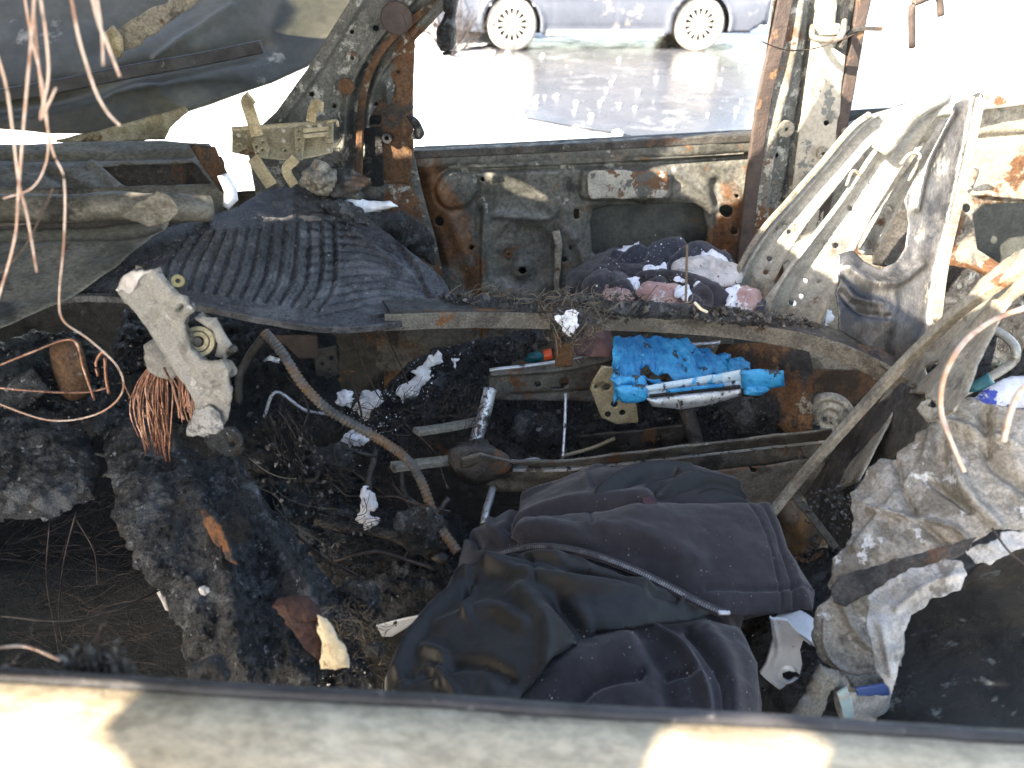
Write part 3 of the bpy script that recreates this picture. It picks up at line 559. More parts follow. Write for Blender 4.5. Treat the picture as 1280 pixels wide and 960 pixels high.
strip3('outer_skin', [(.006, -.008), (.004, -.003), (-.02, -.001), (-.035, -.0), (-.06, -.004), (-.075, -.012), (-.085, -.03), (-.1, -.12), (-.1, -.5)], M['sill'], thick=.003)
strip3('inner_skin', [(.02, -.012), (.022, -.04), (.03, -.5)], M['dark_steel'], thick=.002)
strip3('weather_strip', [(.014, -.02), (.0155, -.004), (.013, .001), (.008, .001), (.005, -.003), (.005, -.012)], M['black_rubber'], thick=.003)
# floor, bulkhead, tunnel, roof, rear shelf: the shell that keeps the inside dark
M['floor'] = mat('burnt_floor', [(.008, .008, .008), (.025, .024, .022), (.014, .014, .013)], 9, (.5, .9), 0, .8, 50, [((.07, .065, .06), 20, .64, .05), ((.16, .07, .03), 6, .68, .04)], bdist=.01)
gx = np.linspace(-1.35, 1.9, 110); gy = np.linspace(.3, 1.8, 60); X, Y = np.meshgrid(gx, gy); p = np.stack([X.ravel(), Y.ravel(), np.full(X.size, .3)], 1)
p[:, 2] += .012 * fbm(p * 8, 4) + .1 * np.exp(-((p[:, 1] - 1.0) / .13) ** 2); I = np.arange(X.size).reshape(X.shape)
F = np.stack([I[:-1, :-1].ravel(), I[:-1, 1:].ravel(), I[1:, 1:].ravel(), I[1:, :-1].ravel()], 1)
sheet('kick_panel', [(-60, 285), (300, 240), (480, 240), (480, 640), (-60, 640)], [(0, 300, YD - .02), (480, 300, YD - .0)], M['dark_steel'], car, cell=8, noise=[(.012, 5, 'f')])
mk('floor_pan', p, F, M['floor'], car, thick=.002)
box('bulkhead', (-1.36, 1.02, .62), (.02, 1.44, .66), M['dark_steel'], car)
box('far_rocker', (.25, 1.79, .33), (3.2, .1, .14), M['rust'], car)
box('rear_bulkhead', (1.95, 1.02, .55), (.02, 1.44, .5), M['dark_steel'], car)
box('near_rocker', (.25, .25, .3), (3.2, .08, .14), M['dark_steel'], car)
# unseen roof added above the camera, outline shaped for shade; pressed skin with bows
def roofpt(p): t = (1.52 - p[2]) / -SUN_DIR.z; return (p[0] - SUN_DIR.x * t, p[1] - SUN_DIR.y * t)
roof_sun_slots = [[roofpt(Q(u, v, 1.735)) for u, v in pl] for pl in ([(624, 217), (650, 225), (684, 246), (670, 248), (640, 240), (625, 232)], [(600, 210), (612, 212), (618, 228), (606, 228)])]  # roof openings cut so sun patches land on the far door
def rslot(a, b, w):
    a = np.array(roofpt(a)); b = np.array(roofpt(b)); d = (b - a) / np.linalg.norm(b - a); n = np.array([-d[1], d[0]]) * w
    return [tuple(a - n * .4), tuple((a + b) / 2 - n), tuple(b - n * .7), tuple(b + n), tuple((a + b) / 2 + n * .7), tuple(a + n * .6)]
roof_sun_slots += [rslot(Q(268, 296, 1.36), Q(322, 284, 1.38), .009), rslot(Q(335, 280, 1.38), Q(370, 258, 1.42), .012), rslot(Q(412, 184, 1.68), Q(514, 189, 1.69), .013)]
roof_sun_band = [roofpt(Q(u, v, 1.72)) for u, v in ((842, 236), (905, 192), (938, 160), (975, 60), (990, -40), (1065, -40), (1058, 60), (1030, 90), (1000, 150), (950, 192), (900, 226), (862, 246))]  # opening shaped to throw the sunlit band on the middle pillar
roof_sun_band = [(x, y + (.05 if k < 5 else -.02)) for k, (x, y) in enumerate(roof_sun_band)]
sheet('roof_skin', [(-1.42, -.2), (-1.36, -.36), (-.3, -.36), (-.12, -.2), (-.12, .46), (-.25, .58), (-.35, .78), (-.4, 1.05), (-.1, 1.12), (.1, 1.14), (.14, 1.74), (-1.3, 1.74)], None, M['cowl'], car, cell=.007, rag=.012, mapf=gmap(1.52), toward=np.array([0, 1, 9.]), noise=[(.004, 3, 'f')], thick=.002,
      holes=roof_sun_slots + [roof_sun_band, [(-1.14, -.24), (-1.02, -.25), (-.985, -.2), (-1.01, -.165), (-1.0, -.13), (-1.12, -.125)], [(-.7, -.22), (-.66, -.24), (-.6, -.22), (-.575, -.18), (-.6, -.15), (-.68, -.165)]])  # overhang shades the near sill, openings put sun patches on it
def through(p):                       # where the sunlight striking p crosses the added sun-blocking panel (y, z)
    D = np.array(SUN_DIR); t = 0
    for _ in range(30): q = p - D * t; t += (q[0] - (-1.48 - .25 * (q[2] - .9))) / (D[0] + 1e-9) * .9
    return q[1], q[2]
def slot(p0, p1, w):
    a = np.array(through(p0)); b = np.array(through(p1)); d = (b - a) / np.linalg.norm(b - a); n = np.array([-d[1], d[0]]) * w
    return [tuple(a - n * .3), tuple((a + b) / 2 - n), tuple(b - n * .6), tuple(b + n * .5), tuple((a + b) / 2 + n * .8), tuple(a + n)]
slots = [slot(Q(272, 296, 1.36), Q(322, 284, 1.38), .009), slot(Q(335, 280, 1.38), Q(368, 260, 1.42), .012), slot(Q(415, 185, 1.68), Q(512, 190, 1.69), .012)]
sheet('raised_bonnet', [(-.3, .9), (1.74, .9), (1.74, 2.15), (1.35, 2.15), (1.2, 1.86), (-.3, 1.88)], None, M['bonnet'], car, cell=.008, mapf=lambda a, b: np.stack([-1.48 - .25 * (np.asarray(b, float) - .9), np.asarray(a, float), np.asarray(b, float)], -1), toward=np.array([0, 1, 1.5]), noise=[(.02, 2.5, 'f')], thick=.004, holes=slots)  # unseen panel added to block the sun, slotted for light streaks
for x in (-1.37, -.7): bar('roof_bow', [(x, .25, 1.5), (x, 1.0, 1.515), (x, 1.72, 1.5)], .05, .02, M['rust'], car)
bar('near_front_pillar', [(-.98, .26, 1.5), (-1.25, .24, 1.15), (-1.42, .24, .9)], .07, .06, M['pillar'], car)
bar('far_roof_rail', [(-1.3, 1.74, 1.5), (0, 1.74, 1.52), (1.2, 1.74, 1.5)], .05, .05, M['pillar'], car)

# bonnet, buckled up behind the windscreen opening
bn = sheet('bonnet', [(-40, -30), (470, -30), (440, 5), (418, 48), (385, 82), (340, 104), (280, 124), (200, 152), (120, 166), (60, 164), (-40, 152)], [(-40, 0, 2.0), (440, 0, 2.2), (100, 160, 1.75), (380, 80, 2.0), (200, 60, 1.95)], M['bonnet'], car, cell=3, thick=.004,
      folds=[([(-30, 128), (60, 120), (150, 96), (230, 80), (330, 58)], 14, -.02), ([(195, 72), (290, 10)], 5, .008), ([(140, 110), (180, 100), (210, 125)], 9, .006), ([(330, 60), (350, 10)], 12, .008), ([(120, 60), (200, 20), (260, -10)], 16, -.012)],
      noise=[(.012, 2.2, 'f')], label='buckled glossy black and olive bonnet sagging at the upper left')
bar('bonnet_brace', [Q(-40, 126, 1.76), Q(60, 110, 1.8), Q(150, 92, 1.85), Q(250, 74, 1.9), Q(328, 58, 1.93)], .028, .02, M['black_rubber'], bn, upv=(0, -1, 0))
sheet('scorched_patch', [(140, 38), (190, 10), (270, -20), (240, 10), (190, 45), (150, 66)], [(200, 30, 1.86)], M['greybeige'], bn, cell=4, rag=5, noise=[(.004, 10, 'f')])
lump('brace_clip', Q(144, 52, 1.84), (.018, .012, .03), M['tan'], bn, sub=3)
# cowl and the top of the dash
cw = sheet('cowl_panel', [(-40, 182), (60, 178), (180, 174), (262, 180), (278, 205), (290, 245), (292, 270), (200, 272), (100, 276), (-40, 282)], [(-40, 180, 1.52), (270, 180, 1.62), (-40, 280, 1.32), (280, 260, 1.42)], M['cowl'], car, cell=2.6, thick=.003,
      holes=[[(126, 209), (145, 206), (240, 202), (248, 208), (268, 233), (155, 236)]], folds=[([(-40, 196), (100, 196), (240, 192)], 4, -.01), ([(-40, 246), (150, 246), (280, 240)], 5, .02), ([(115, 205), (155, 240)], 4, .01), ([(60, 215), (110, 240)], 6, -.012), ([(-40, 268), (280, 258)], 4, -.012)],
      noise=[(.005, 6, 'f')], label='sooty cowl panel with a slanted opening left of the steel bracket')
sheet('cowl_well', [(110, 195), (280, 195), (285, 250), (140, 250)], [(200, 220, 1.62)], M['dark_steel'], cw, cell=8, noise=[(.01, 6, 'f')])
tube('cross_tube', [Q(-40, 262, 1.28), Q(80, 260, 1.28), Q(200, 258, 1.3), Q(262, 262, 1.34)], .024, M['cowl'], cw, n=16, wob=.003)
sheet('cowl_corner', [(236, 180), (268, 183), (290, 232), (288, 250), (272, 236), (250, 205)], [(260, 210, 1.41), (290, 250, 1.36)], M['rust'], cw, cell=2.6, noise=[(.004, 12, 'f')])
sheet('torn_flap', [(150, 268), (196, 238), (214, 244), (224, 262), (208, 278), (185, 284), (165, 276)], [(180, 260, 1.22)], M['cowl'], cw, cell=2, rag=3, noise=[(.012, 12, 'r')])
sheet('lower_ledge', [(-40, 288), (120, 282), (215, 270), (150, 330), (80, 372), (0, 408), (-40, 420)], [(-40, 290, 1.22), (200, 275, 1.28), (0, 405, 1.0)], M['cowl'], cw, cell=3, noise=[(.006, 7, 'f')], folds=[([(-40, 300), (150, 292), (210, 278)], 4, -.012)])
sheet('wing_edge', [(60, 178), (140, 160), (205, 140), (232, 132), (236, 140), (212, 160), (206, 174), (140, 178)], [(60, 178, 1.66), (230, 135, 1.8)], M['tan'], cw, cell=3, noise=[(.01, 9, 'f')], rag=2)

# ============================================================ LOOSE AND BOLTED THINGS
# bare steel bracket on the dash
br = thing('steel_bracket', Q(350, 225, 1.5), 'pale tan riveted steel bracket with bent arms beside the front pillar', 'bracket')
yb = 1.46; bdep = [(290, 190, yb), (416, 170, yb + .06), (350, 220, yb - .02)]
sheet('back_plate', [(290, 160), (340, 157), (417, 151), (416, 190), (392, 196), (366, 201), (334, 198), (306, 193), (290, 190)], bdep, M['tan'], br, cell=1.6, thick=.003, holes=[circ(299, 169, 2), circ(299, 182, 2), circ(355, 163, 1.6), circ(355, 176, 1.6), circ(356, 188, 1.6)], folds=[([(290, 161), (417, 152)], 1.5, .006)], noise=[(.001, 20, 'f')])
d2 = [(a, b, c - .012) for a, b, c in bdep]
for pl, hs in (([(314, 178), (322, 170), (332, 172), (337, 184), (334, 198), (320, 197)], [circ(320, 183, 1.8), circ(328, 177, 1.8), circ(328, 187, 1.8), (circ(322, 192, 1.8))]),
               ([(367, 160), (379, 157), (381, 172), (378, 200), (369, 200)], [circ(373, 164, 1.5), circ(373, 174, 1.5), circ(373, 188, 1.5)]),
               ([(405, 153), (416, 152), (416, 178), (407, 178)], [circ(411, 158, 1.5), circ(411, 172, 1.5)])):
    sheet('gusset', pl, d2, M['tan'], br, cell=1.3, holes=hs, thick=.003)
for v in (163, 170): bar('rib', [Q(379, v, yb + .01), Q(411, v - 3, yb + .03)], .008, .006, M['tan'], br, upv=(0, -1, 0))
bar('arm', [Q(322, 170, yb - .02), Q(314, 145, yb - .02), Q(309, 128, yb - .03), Q(314, 122, yb - .05)], .022, .005, M['tan'], br, upv=(0, -1, 0))
bar('arm', [Q(389, 152, yb + .03), Q(391, 138, yb + .03), Q(397, 130, yb + .02), Q(403, 134, yb)], .018, .005, M['tan'], br, upv=(0, -1, 0))
bar('arm', [Q(316, 197, yb - .02), Q(330, 218, yb - .03), Q(340, 232, yb - .03)], .024, .005, M['tan'], br, upv=(0, -1, 0))
bar('arm', [Q(370, 198, yb - .02), Q(358, 212, yb - .02), Q(368, 232, yb - .03)], .018, .005, M['tan'], br, upv=(0, -1, 0))
tube('top_rod', [Q(408, 153, yb + .02), Q(420, 151, yb + .02), Q(422, 158, yb + .02)], .003, M['tan'], br)
for u, v in ((299, 169), (299, 182), (355, 163), (355, 176), (411, 187), (387, 158), (400, 157)): disc('rivet', Q(u, v, yb + .02), (0, -1, .2), .0045, .004, M['greybeige'], br, n=8)
# clutter around it
for k, (u, v, y, sx, sz, mm, lb) in enumerate([(428, 232, 1.5, .05, .03, 'dark_steel', 'sooty lump of melted bracket behind the ribbed mat'), (398, 224, 1.46, .03, .03, 'greybeige', 'small pale metal chunk below the steel bracket')]):
    tag(lump('melted_chunk', Q(u, v, y), (sx, .03, sz), M[mm], amp=.35, fr=1.2, seed=k, sub=5), lb, 'debris')
hb = sheet('hinge_arm', [(430, 236), (450, 231), (474, 236), (481, 243), (479, 251), (462, 250), (440, 248)], [(450, 240, 1.52)], M['dark_steel'], cell=1.6, holes=[circ(474, 243, 3)], thick=.006)
tag(hb, 'dark flat hinge arm with a round hole beside the front pillar', 'hinge')
tag(strands('burnt_wire_tuft', [(415, 190), (445, 185), (450, 225), (420, 225)], [(430, 200, 1.52)], 45, .035, .0006, M['dark_wire'], dirv=(0, 0, 1), rnd=1.2, curl=1.2), 'frayed reddish wire tuft between steel bracket and front pillar', 'wire')

# ribbed mat
mat_out = [(78, 368), (120, 335), (170, 300), (215, 282), (262, 270), (300, 256), (322, 242), (345, 234), (372, 232), (398, 238), (430, 254), (470, 280), (510, 312), (544, 340), (556, 366), (552, 384), (520, 396), (470, 404), (410, 410), (350, 402), (290, 388), (230, 380), (150, 376)]
grooves = []
for i in range(13):
    x0 = 200 + i * 17; x1 = 232 + i * 17
    grooves.append(([(x0 + 4 - i, 356 + i * 2.6), (x0 + 12, 325 + i * 2.2), (x1 + 4 - i * 2, 292 - i * 1.5)], 1.7, -.006)); grooves.append(([(x0 + 9 - i, 357 + i * 2.6), (x0 + 18, 326 + i * 2.2), (x1 + 9 - i * 2, 292 - i * 1.5)], 2.0, .003))
for i in range(13):
    grooves.append(([(372 + i * 1.5, 262 + i * 11), (430 + i * 4, 268 + i * 9), (490 + i * 3, 300 + i * 6.5), (520 + i * 1.5, 330 + i * 4)], 1.8, -.005))
mdep = [(80, 368, 1.12), (365, 235, 1.5), (550, 375, 1.28), (410, 408, 1.12), (250, 380, 1.08), (262, 270, 1.36), (460, 280, 1.45), (400, 330, 1.3)]
rm = sheet('ribbed_mat', mat_out, mdep, M['rubber'], cell=1.5, folds=grooves + [([(368, 236), (366, 290), (372, 340), (380, 400)], 7, .003), ([(440, 290), (510, 340), (545, 372)], 4, .005)], noise=[(.0015, 40, 'f'), (.002, 5, 'f')], thick=.006)
tag(rm, 'scorched black ribbed rubber mat draped over the dash', 'mat')
rmr = [Q(u, v, y) for u, v, y in ((60, 378, 1.12), (110, 372, 1.11), (180, 376, 1.09), (250, 384, 1.07), (330, 400, 1.09), (410, 411, 1.11), (480, 407, 1.15), (530, 396, 1.22), (556, 382, 1.28), (556, 362, 1.33), (538, 340, 1.38), (505, 316, 1.44), (462, 278, 1.47))]
bar('raised_rim', rmr, .012, .012, M['rubber'], rm)
bar('raised_rim', [q + np.array([-.02, .008, .012]) for q in rmr[6:]], .004, .008, M['rubber'], rm)
bar('raised_rim', [q + np.array([-.012, -.006, .008]) for q in rmr[7:]], .006, .008, M['greybeige'], rm)
scatter('grit', mat_out, [(a, b, c - .008) for a, b, c in mdep], 3500, (.0006, .002), M['debris'], rm, spread=.001, kind='stuff')
bar_k = sheet('mat_snow_chunk', [(272, 220), (284, 216), (296, 236), (298, 250), (286, 262), (278, 258), (280, 240)], [(285, 240, 1.36)], M['snow'], cell=2, puff=(.01, 4), noise=[(.003, 20, 'f')])
tag(bar_k, 'bright snow patch stuck on the rusty cowl corner', 'snow')

# burnt clod heap right of the mat, with snow
for k, (pl, y) in enumerate([([(455, 262), (500, 262), (530, 278), (545, 298), (546, 330), (520, 320), (480, 290), (455, 275)], 1.5), ([(395, 245), (440, 250), (480, 282), (520, 322), (500, 318), (450, 282), (400, 256)], 1.47)]):
    o = sheet('charred_clod', pl, [(480, 290, y)], M['char' if k == 0 else 'ash'], cell=1.6, rag=4, puff=(.03, 10), noise=[(.012, 14, 'r'), (.01, 30, 'r')])
    tag(o, ['knobbly black charred clod behind the right end of the ribbed mat', 'grey crumbling ash ridge along the back of the ribbed mat'][k], 'debris')
tag(sheet('snow_patch', [(428, 250), (445, 247), (470, 252), (488, 252), (498, 258), (480, 262), (455, 268), (436, 262)], [(460, 256, 1.49)], M['snow'], cell=2, rag=2.5, puff=(.012, 5), noise=[(.004, 18, 'f')]), 'white snow lying behind the ribbed mat by the hinge arm', 'snow')

# long curved bar across the middle, with dirt and straw
lb = thing('curved_flat_bar', Q(760, 405, 1.2), 'long sooty flat bar curving across the middle of the car', 'bar')
lpts = [(480, 403, 1.16), (560, 400, 1.2), (640, 400, 1.22), (720, 402, 1.22), (800, 404, 1.22), (880, 409, 1.21), (950, 417, 1.19), (1010, 428, 1.16), (1060, 444, 1.13), (1105, 466, 1.1), (1130, 482, 1.08)]
bar('bar_face', [Q(*q) for q in lpts], .006, .031, M['rail'], lb)
bar('bar_ledge', [Q(u, v - 8, y) + np.array([0, .028, .004]) for u, v, y in lpts], .05, .004, M['dark_steel'], lb)
tag(scatter('bar_dirt', [(555, 372), (640, 370), (760, 378), (880, 384), (1000, 402), (1060, 425), (1000, 415), (880, 398), (760, 392), (560, 390)], [(600, 380, 1.24), (1000, 410, 1.19)], 6500, (.001, .008), M['debris'], spread=.006), kind='stuff')
tag(sheet('ash_bed', [(552, 366), (620, 368), (660, 374), (700, 366), (760, 372), (880, 380), (960, 392), (1040, 412), (1060, 432), (980, 412), (880, 398), (760, 393), (560, 390)], [(600, 380, 1.25), (1000, 410, 1.2)], M['ash'], cell=2, rag=3, puff=(.02, 6), noise=[(.01, 30, 'r'), (.004, 80, 'r')]), kind='stuff')
tag(strands('dry_straw', [(560, 366), (650, 366), (760, 374), (960, 396), (1010, 412), (880, 390), (700, 384), (560, 382)], [(600, 378, 1.24), (1000, 405, 1.2)], 260, .035, .0007, M['straw'], dirv=(1, 0, .1), rnd=.5, curl=.5, spread=.006), kind='stuff')
tag(strands('straw_clump', [(670, 382), (740, 378), (760, 392), (735, 396), (690, 398)], [(700, 390, 1.18)], 160, .035, .0007, M['straw'], dirv=(1, 0, -.2), rnd=.9, curl=1.), kind='stuff')
kn = tag(sheet('fibre_knot', [(686, 392), (694, 384), (712, 382), (730, 386), (742, 396), (738, 408), (728, 414), (722, 424), (706, 426), (698, 416), (688, 408)], [(710, 400, 1.15)], M['ash'], cell=1.3, rag=6, puff=(.02, 8), noise=[(.01, 20, 'r'), (.007, 60, 'r')]), 'grey fibrous knot with snow hanging over the curved bar', 'debris')
strands('fibre', [(684, 384), (742, 384), (744, 410), (724, 432), (690, 420)], [(710, 400, 1.135)], 200, .03, .0005, M['straw'], kn, dirv=(.5, 0, -.6), rnd=.9, curl=1., kind='stuff')
tag(sheet('snow_fleck', [(700, 396), (716, 390), (726, 400), (722, 412), (710, 418), (700, 410)], [(712, 405, 1.125)], M['snow'], cell=1, rag=9, noise=[(.004, 60, 'f')]), 'snow speck on the fibrous knot over the curved bar', 'snow')
tag(wire('upright_straw', [(857, 378, 1.17), (858, 345, 1.19), (859, 306, 1.2)], .0022, M['straw']), 'single pale straw standing upright before the clothes heap', 'straw')
tag(wire('wood_splinter', [(868, 378, 1.17), (876, 386, 1.16), (884, 390, 1.16)], .0028, M['cream']), 'small pale splinter lying on the dirt of the curved bar', 'splinter')

# clothes heap by the far door
hd = [(720, 350, 1.56), (950, 380, 1.44), (830, 310, 1.62), (850, 380, 1.4)]
def cloth(name, pl, mt, lab, cat, dy=0, pf=(.03, 16), folds=(), rag=1.5, nz=.012, cell=2):
    return tag(sheet(name, pl, [(a, b, c + dy) for a, b, c in hd], M[mt], cell=cell, curve=True, rag=rag, puff=pf, folds=folds, noise=[(nz, 8, 'r'), (.005, 22, 'r'), (.0015, 70, 'f')], thick=.004), lab, cat)
cloth('black_bag', [(708, 358), (715, 342), (745, 322), (790, 315), (830, 330), (820, 380), (715, 385)], 'darkcloth', 'black rag at the left foot of the clothes heap', 'cloth', .05, (.04, 20))
cloth('navy_jacket', [(752, 333), (780, 322), (815, 317), (858, 309), (880, 314), (892, 321), (912, 328), (916, 332), (885, 338), (850, 342), (800, 350), (760, 348)], 'navy', 'snow-dusted navy jacket crowning the clothes heap', 'jacket', .02, (.028, 12), [([(770, 330), (820, 322), (870, 300)], 6, .02), ([(760, 340), (800, 318), (826, 304)], 4, -.016), ([(852, 330), (880, 318), (908, 326)], 5, .014), ([(830, 335), (855, 312), (875, 306)], 4, -.014), ([(800, 345), (812, 320)], 4, -.014)])
cloth('pale_shirt', [(838, 338), (852, 326), (880, 325), (918, 336), (926, 345), (920, 362), (880, 362), (845, 352)], 'palecloth', 'pale grey shirt poking out at the right of the clothes heap', 'shirt', -.02, (.03, 14), [([(850, 335), (870, 345), (900, 342)], 3, -.01), ([(880, 330), (890, 355)], 3, -.01)])
cloth('grey_sleeve', [(728, 372), (730, 355), (750, 342), (765, 342), (790, 352), (802, 374), (795, 382), (740, 384)], 'darkcloth', 'dark grey sleeve folded round a pink lining at the left of the heap', 'cloth', -.04, (.035, 14), [([(765, 343), (760, 375)], 3, -.015)])
cloth('pink_lining', [(752, 378), (756, 356), (763, 350), (776, 358), (792, 374), (790, 380)], 'pink', 'pink fleece wedge showing inside the dark grey sleeve', 'cloth', -.065, (.012, 8))
cloth('grey_trousers', [(790, 352), (815, 342), (840, 345), (880, 352), (905, 372), (925, 392), (900, 394), (870, 372), (830, 356)], 'darkcloth', 'charcoal trousers lying under snow in the middle of the heap', 'trousers', -.05, (.03, 12), [([(800, 352), (850, 356), (905, 385)], 5, .01)])
cloth('pink_fleece', [(796, 374), (802, 360), (818, 354), (845, 356), (862, 368), (858, 380), (820, 383)], 'pink', 'larger pink fleece lump in the middle of the clothes heap', 'cloth', -.07, (.03, 12))
cloth('pink_towel', [(902, 372), (908, 362), (930, 360), (948, 366), (950, 382), (940, 394), (915, 392)], 'pink', 'pink towel end at the right foot of the clothes heap', 'cloth', -.07, (.025, 12))
cloth('blue_rag', [(944, 384), (950, 376), (956, 380), (952, 394), (945, 394)], 'navy', 'tiny blue rag beside the pink towel at the seat frame', 'cloth', -.08, (.008, 5))
cloth('dark_rag', [(812, 352), (822, 340), (838, 342), (836, 356), (820, 360)], 'darkcloth', 'small dark crumpled rag under the straw in the clothes heap', 'cloth', -.06, (.015, 8), [([(815, 350), (835, 346)], 3, -.012)])
cloth('brown_scarf', [(858, 372), (868, 362), (884, 366), (890, 384), (872, 390), (860, 384)], 'darkcloth', 'brownish bunched scarf at the right of the larger pink lump', 'scarf', -.085, (.02, 8), [([(864, 370), (880, 384)], 3, -.012), ([(870, 364), (886, 380)], 2, .008)])
SN = [([(766, 315), (780, 308), (800, 306), (798, 312), (780, 318)], 0, 'snow streak on the left shoulder of the navy jacket'), ([(868, 322), (884, 312), (908, 320), (912, 330), (890, 328)], -.03, 'snow patch on the right end of the navy jacket'),
      ([(798, 340), (812, 330), (835, 332), (830, 345), (812, 350)], -.05, 'snow dab between navy jacket and trousers'), ([(838, 348), (860, 342), (885, 346), (898, 360), (885, 366), (862, 356)], -.08, 'broad snow patch over the charcoal trousers'),
      ([(776, 346), (792, 346), (800, 356), (800, 366), (786, 358)], -.07, 'snow strip down the right side of the grey sleeve'), ([(842, 362), (858, 360), (866, 374), (862, 384), (846, 372)], -.1, 'snow cap at the right of the larger pink lump'),
      ([(905, 362), (925, 358), (946, 364), (925, 368), (918, 388), (908, 380)], -.1, 'snow cap on the pink towel end')]
for pl, dy, lb_ in SN: tag(sheet('snow_patch', pl, [(a, b, c + dy) for a, b, c in hd], M['snow'], cell=1.2, rag=7, puff=(.01, 4), noise=[(.005, 50, 'f')]), lb_, 'snow', 'snow patches on the clothes heap')
scatter('heap_grit', [(730, 350), (800, 340), (900, 350), (950, 380), (900, 400), (740, 390)], [(a, b, c - .09) for a, b, c in hd], 900, (.0008, .003), M['debris'], kind='stuff')
tag(cloth('maroon_cushion', [(712, 422), (720, 414), (756, 412), (766, 420), (764, 446), (735, 450), (715, 446)], 'pink', 'dusty maroon cushion corner seen under the curved bar', 'cushion', .0, (.03, 14)))
bpy.data.objects['maroon_cushion'].data.materials[0] = mat('maroon_fleece', [(.12, .06, .055), (.2, .11, .1)], 20, (.8, 1), 0, .6, 180, [((.3, .28, .28), 60, .66, .05)])
# ------------------------------------------------------------ seat bases under the curved bar
sb = thing('seat_base_frame', Q(800, 560, 1.2) * np.array([1, 1, 0]) + np.array([0, 0, .4]), 'rusty front seat base frame of rails and tubes in the middle', 'seat frame')
sheet('rear_rail', [(612, 462), (690, 455), (770, 440), (778, 448), (776, 486), (740, 502), (620, 500), (610, 488)], [(610, 480, 1.3), (770, 470, 1.36)], M['rail'], sb, cell=2, thick=.004, rust=[([(640, 485), (760, 470)], 14, .5), ([(690, 485), (710, 487)], 9, 1.4)], holes=[circ(706, 478, 6), circ(672, 480, 4), rrect(688, 484, 706, 487, 1)], folds=[([(612, 466), (700, 460), (775, 444)], 3, .012), ([(640, 495), (760, 490)], 3, -.008)], noise=[(.003, 14, 'f')])
tube('bare_edge', [Q(612, 463, 1.28), Q(690, 453, 1.31), Q(766, 439, 1.34)], .004, M['silver'], sb, wob=.001)
sheet('upright_tab', [(693, 420), (706, 412), (716, 424), (716, 458), (694, 460)], [(700, 440, 1.24)], M['rust'], sb, cell=2, thick=.004, noise=[(.002, 20, 'f')])
tube('cross_tube', [Q(613, 486, 1.26), Q(607, 510, 1.235), Q(598, 540, 1.21), Q(592, 560, 1.19)], .013, M['silver'], sb, n=14, wob=.001)
lump('tube_foot', Q(594, 562, 1.16), (.035, .02, .018), M['dark_steel'], sb, amp=.25)
sheet('front_rail', [(577, 574), (600, 568), (640, 578), (700, 577), (780, 567), (860, 558), (950, 547), (1040, 538), (1046, 572), (960, 588), (860, 600), (760, 612), (690, 617), (620, 614), (590, 604), (578, 590)], [(600, 590, 1.1), (820, 580, 1.14), (1040, 555, 1.16)], M['rail'], sb, cell=2, thick=.004, rust=[([(650, 600), (720, 604)], 12, 1.2), ([(900, 575), (1040, 560)], 14, .8)],
      folds=[([(600, 584), (700, 590), (860, 575), (1040, 556)], 4, -.012), ([(590, 600), (690, 609), (860, 588), (1040, 563)], 3, .01)], holes=[circ(1000, 567, 3)], noise=[(.002, 16, 'f')])
bar('rail_lip', [Q(640, 582, 1.12), Q(700, 582, 1.13), Q(780, 574, 1.145), Q(860, 565, 1.16), Q(950, 555, 1.17), Q(1042, 545, 1.18)], .03, .006, M['silver'], sb)
bar('cross_bar', [Q(490, 584, 1.06), Q(540, 578, 1.1), Q(592, 572, 1.15)], .02, .012, M['greybeige'], sb)
bar('cross_bar', [Q(520, 540, 1.12), Q(560, 534, 1.17), Q(600, 526, 1.23)], .02, .01, M['greybeige'], sb)
bar('cross_bar', [Q(640, 580, 1.14), Q(672, 574, 1.16), Q(676, 590, 1.15)], .005, .005, M['silver'], sb)
sheet('hinge_boss', [(560, 566), (575, 558), (620, 560), (640, 575), (636, 590), (600, 606), (580, 600), (565, 588)], [(600, 580, 1.1)], M['dark_steel'], sb, cell=2, puff=(.01, 6), curve=True, noise=[(.004, 18, 'f')])
tube('thin_rod', [Q(707, 492, 1.24), Q(706, 530, 1.2), Q(703, 576, 1.15)], .003, M['silver'], sb)
tube('brake_rod', [Q(700, 571, 1.17), Q(740, 560, 1.2), Q(768, 548, 1.22)], .004, M['tan'], sb)
tube('lower_leg', [Q(616, 612, 1.08), Q(608, 636, 1.03), Q(604, 655, 1.0)], .007, M['silver'], sb, wob=.002)
tube('seat_post', [Q(858, 512, 1.28), Q(866, 540, 1.25), Q(872, 562, 1.2)], .016, M['dark_steel'], sb, n=12)
sheet('lower_channel', [(720, 544), (800, 538), (860, 530), (856, 560), (800, 566), (730, 572)], [(760, 550, 1.26)], M['dark_steel'], sb, cell=2.4, holes=[circ(777, 557, 2.5), circ(785, 556, 2.5), circ(812, 556, 5, 4), circ(822, 547, 2)], thick=.004, noise=[(.003, 14, 'f')])
sheet('side_plate', [(900, 430), (960, 428), (1010, 438), (1018, 470), (1016, 540), (990, 548), (960, 520), (920, 500), (880, 470)], [(900, 440, 1.38), (1010, 520, 1.22)], M['rust'], sb, cell=2.4, noise=[(.008, 9, 'f')], thick=.004, puff=(.01, 8))
sheet('front_skirt', [(850, 594), (960, 582), (1046, 568), (1060, 600), (1000, 640), (920, 650), (860, 620)], [(900, 600, 1.12)], M['rail'], sb, cell=3, holes=[circ(942, 588, 4, 3)], noise=[(.005, 9, 'f')])
sheet('round_drum', circ(1035, 520, 34, 30, 26), [(1035, 520, 1.3)], M['greybeige'], sb, cell=2.4, puff=(.012, 5), folds=[(circ(1035, 520, 22, 19, 20), 2, -.006), (circ(1035, 520, 10, 9, 14), 2, -.006)])
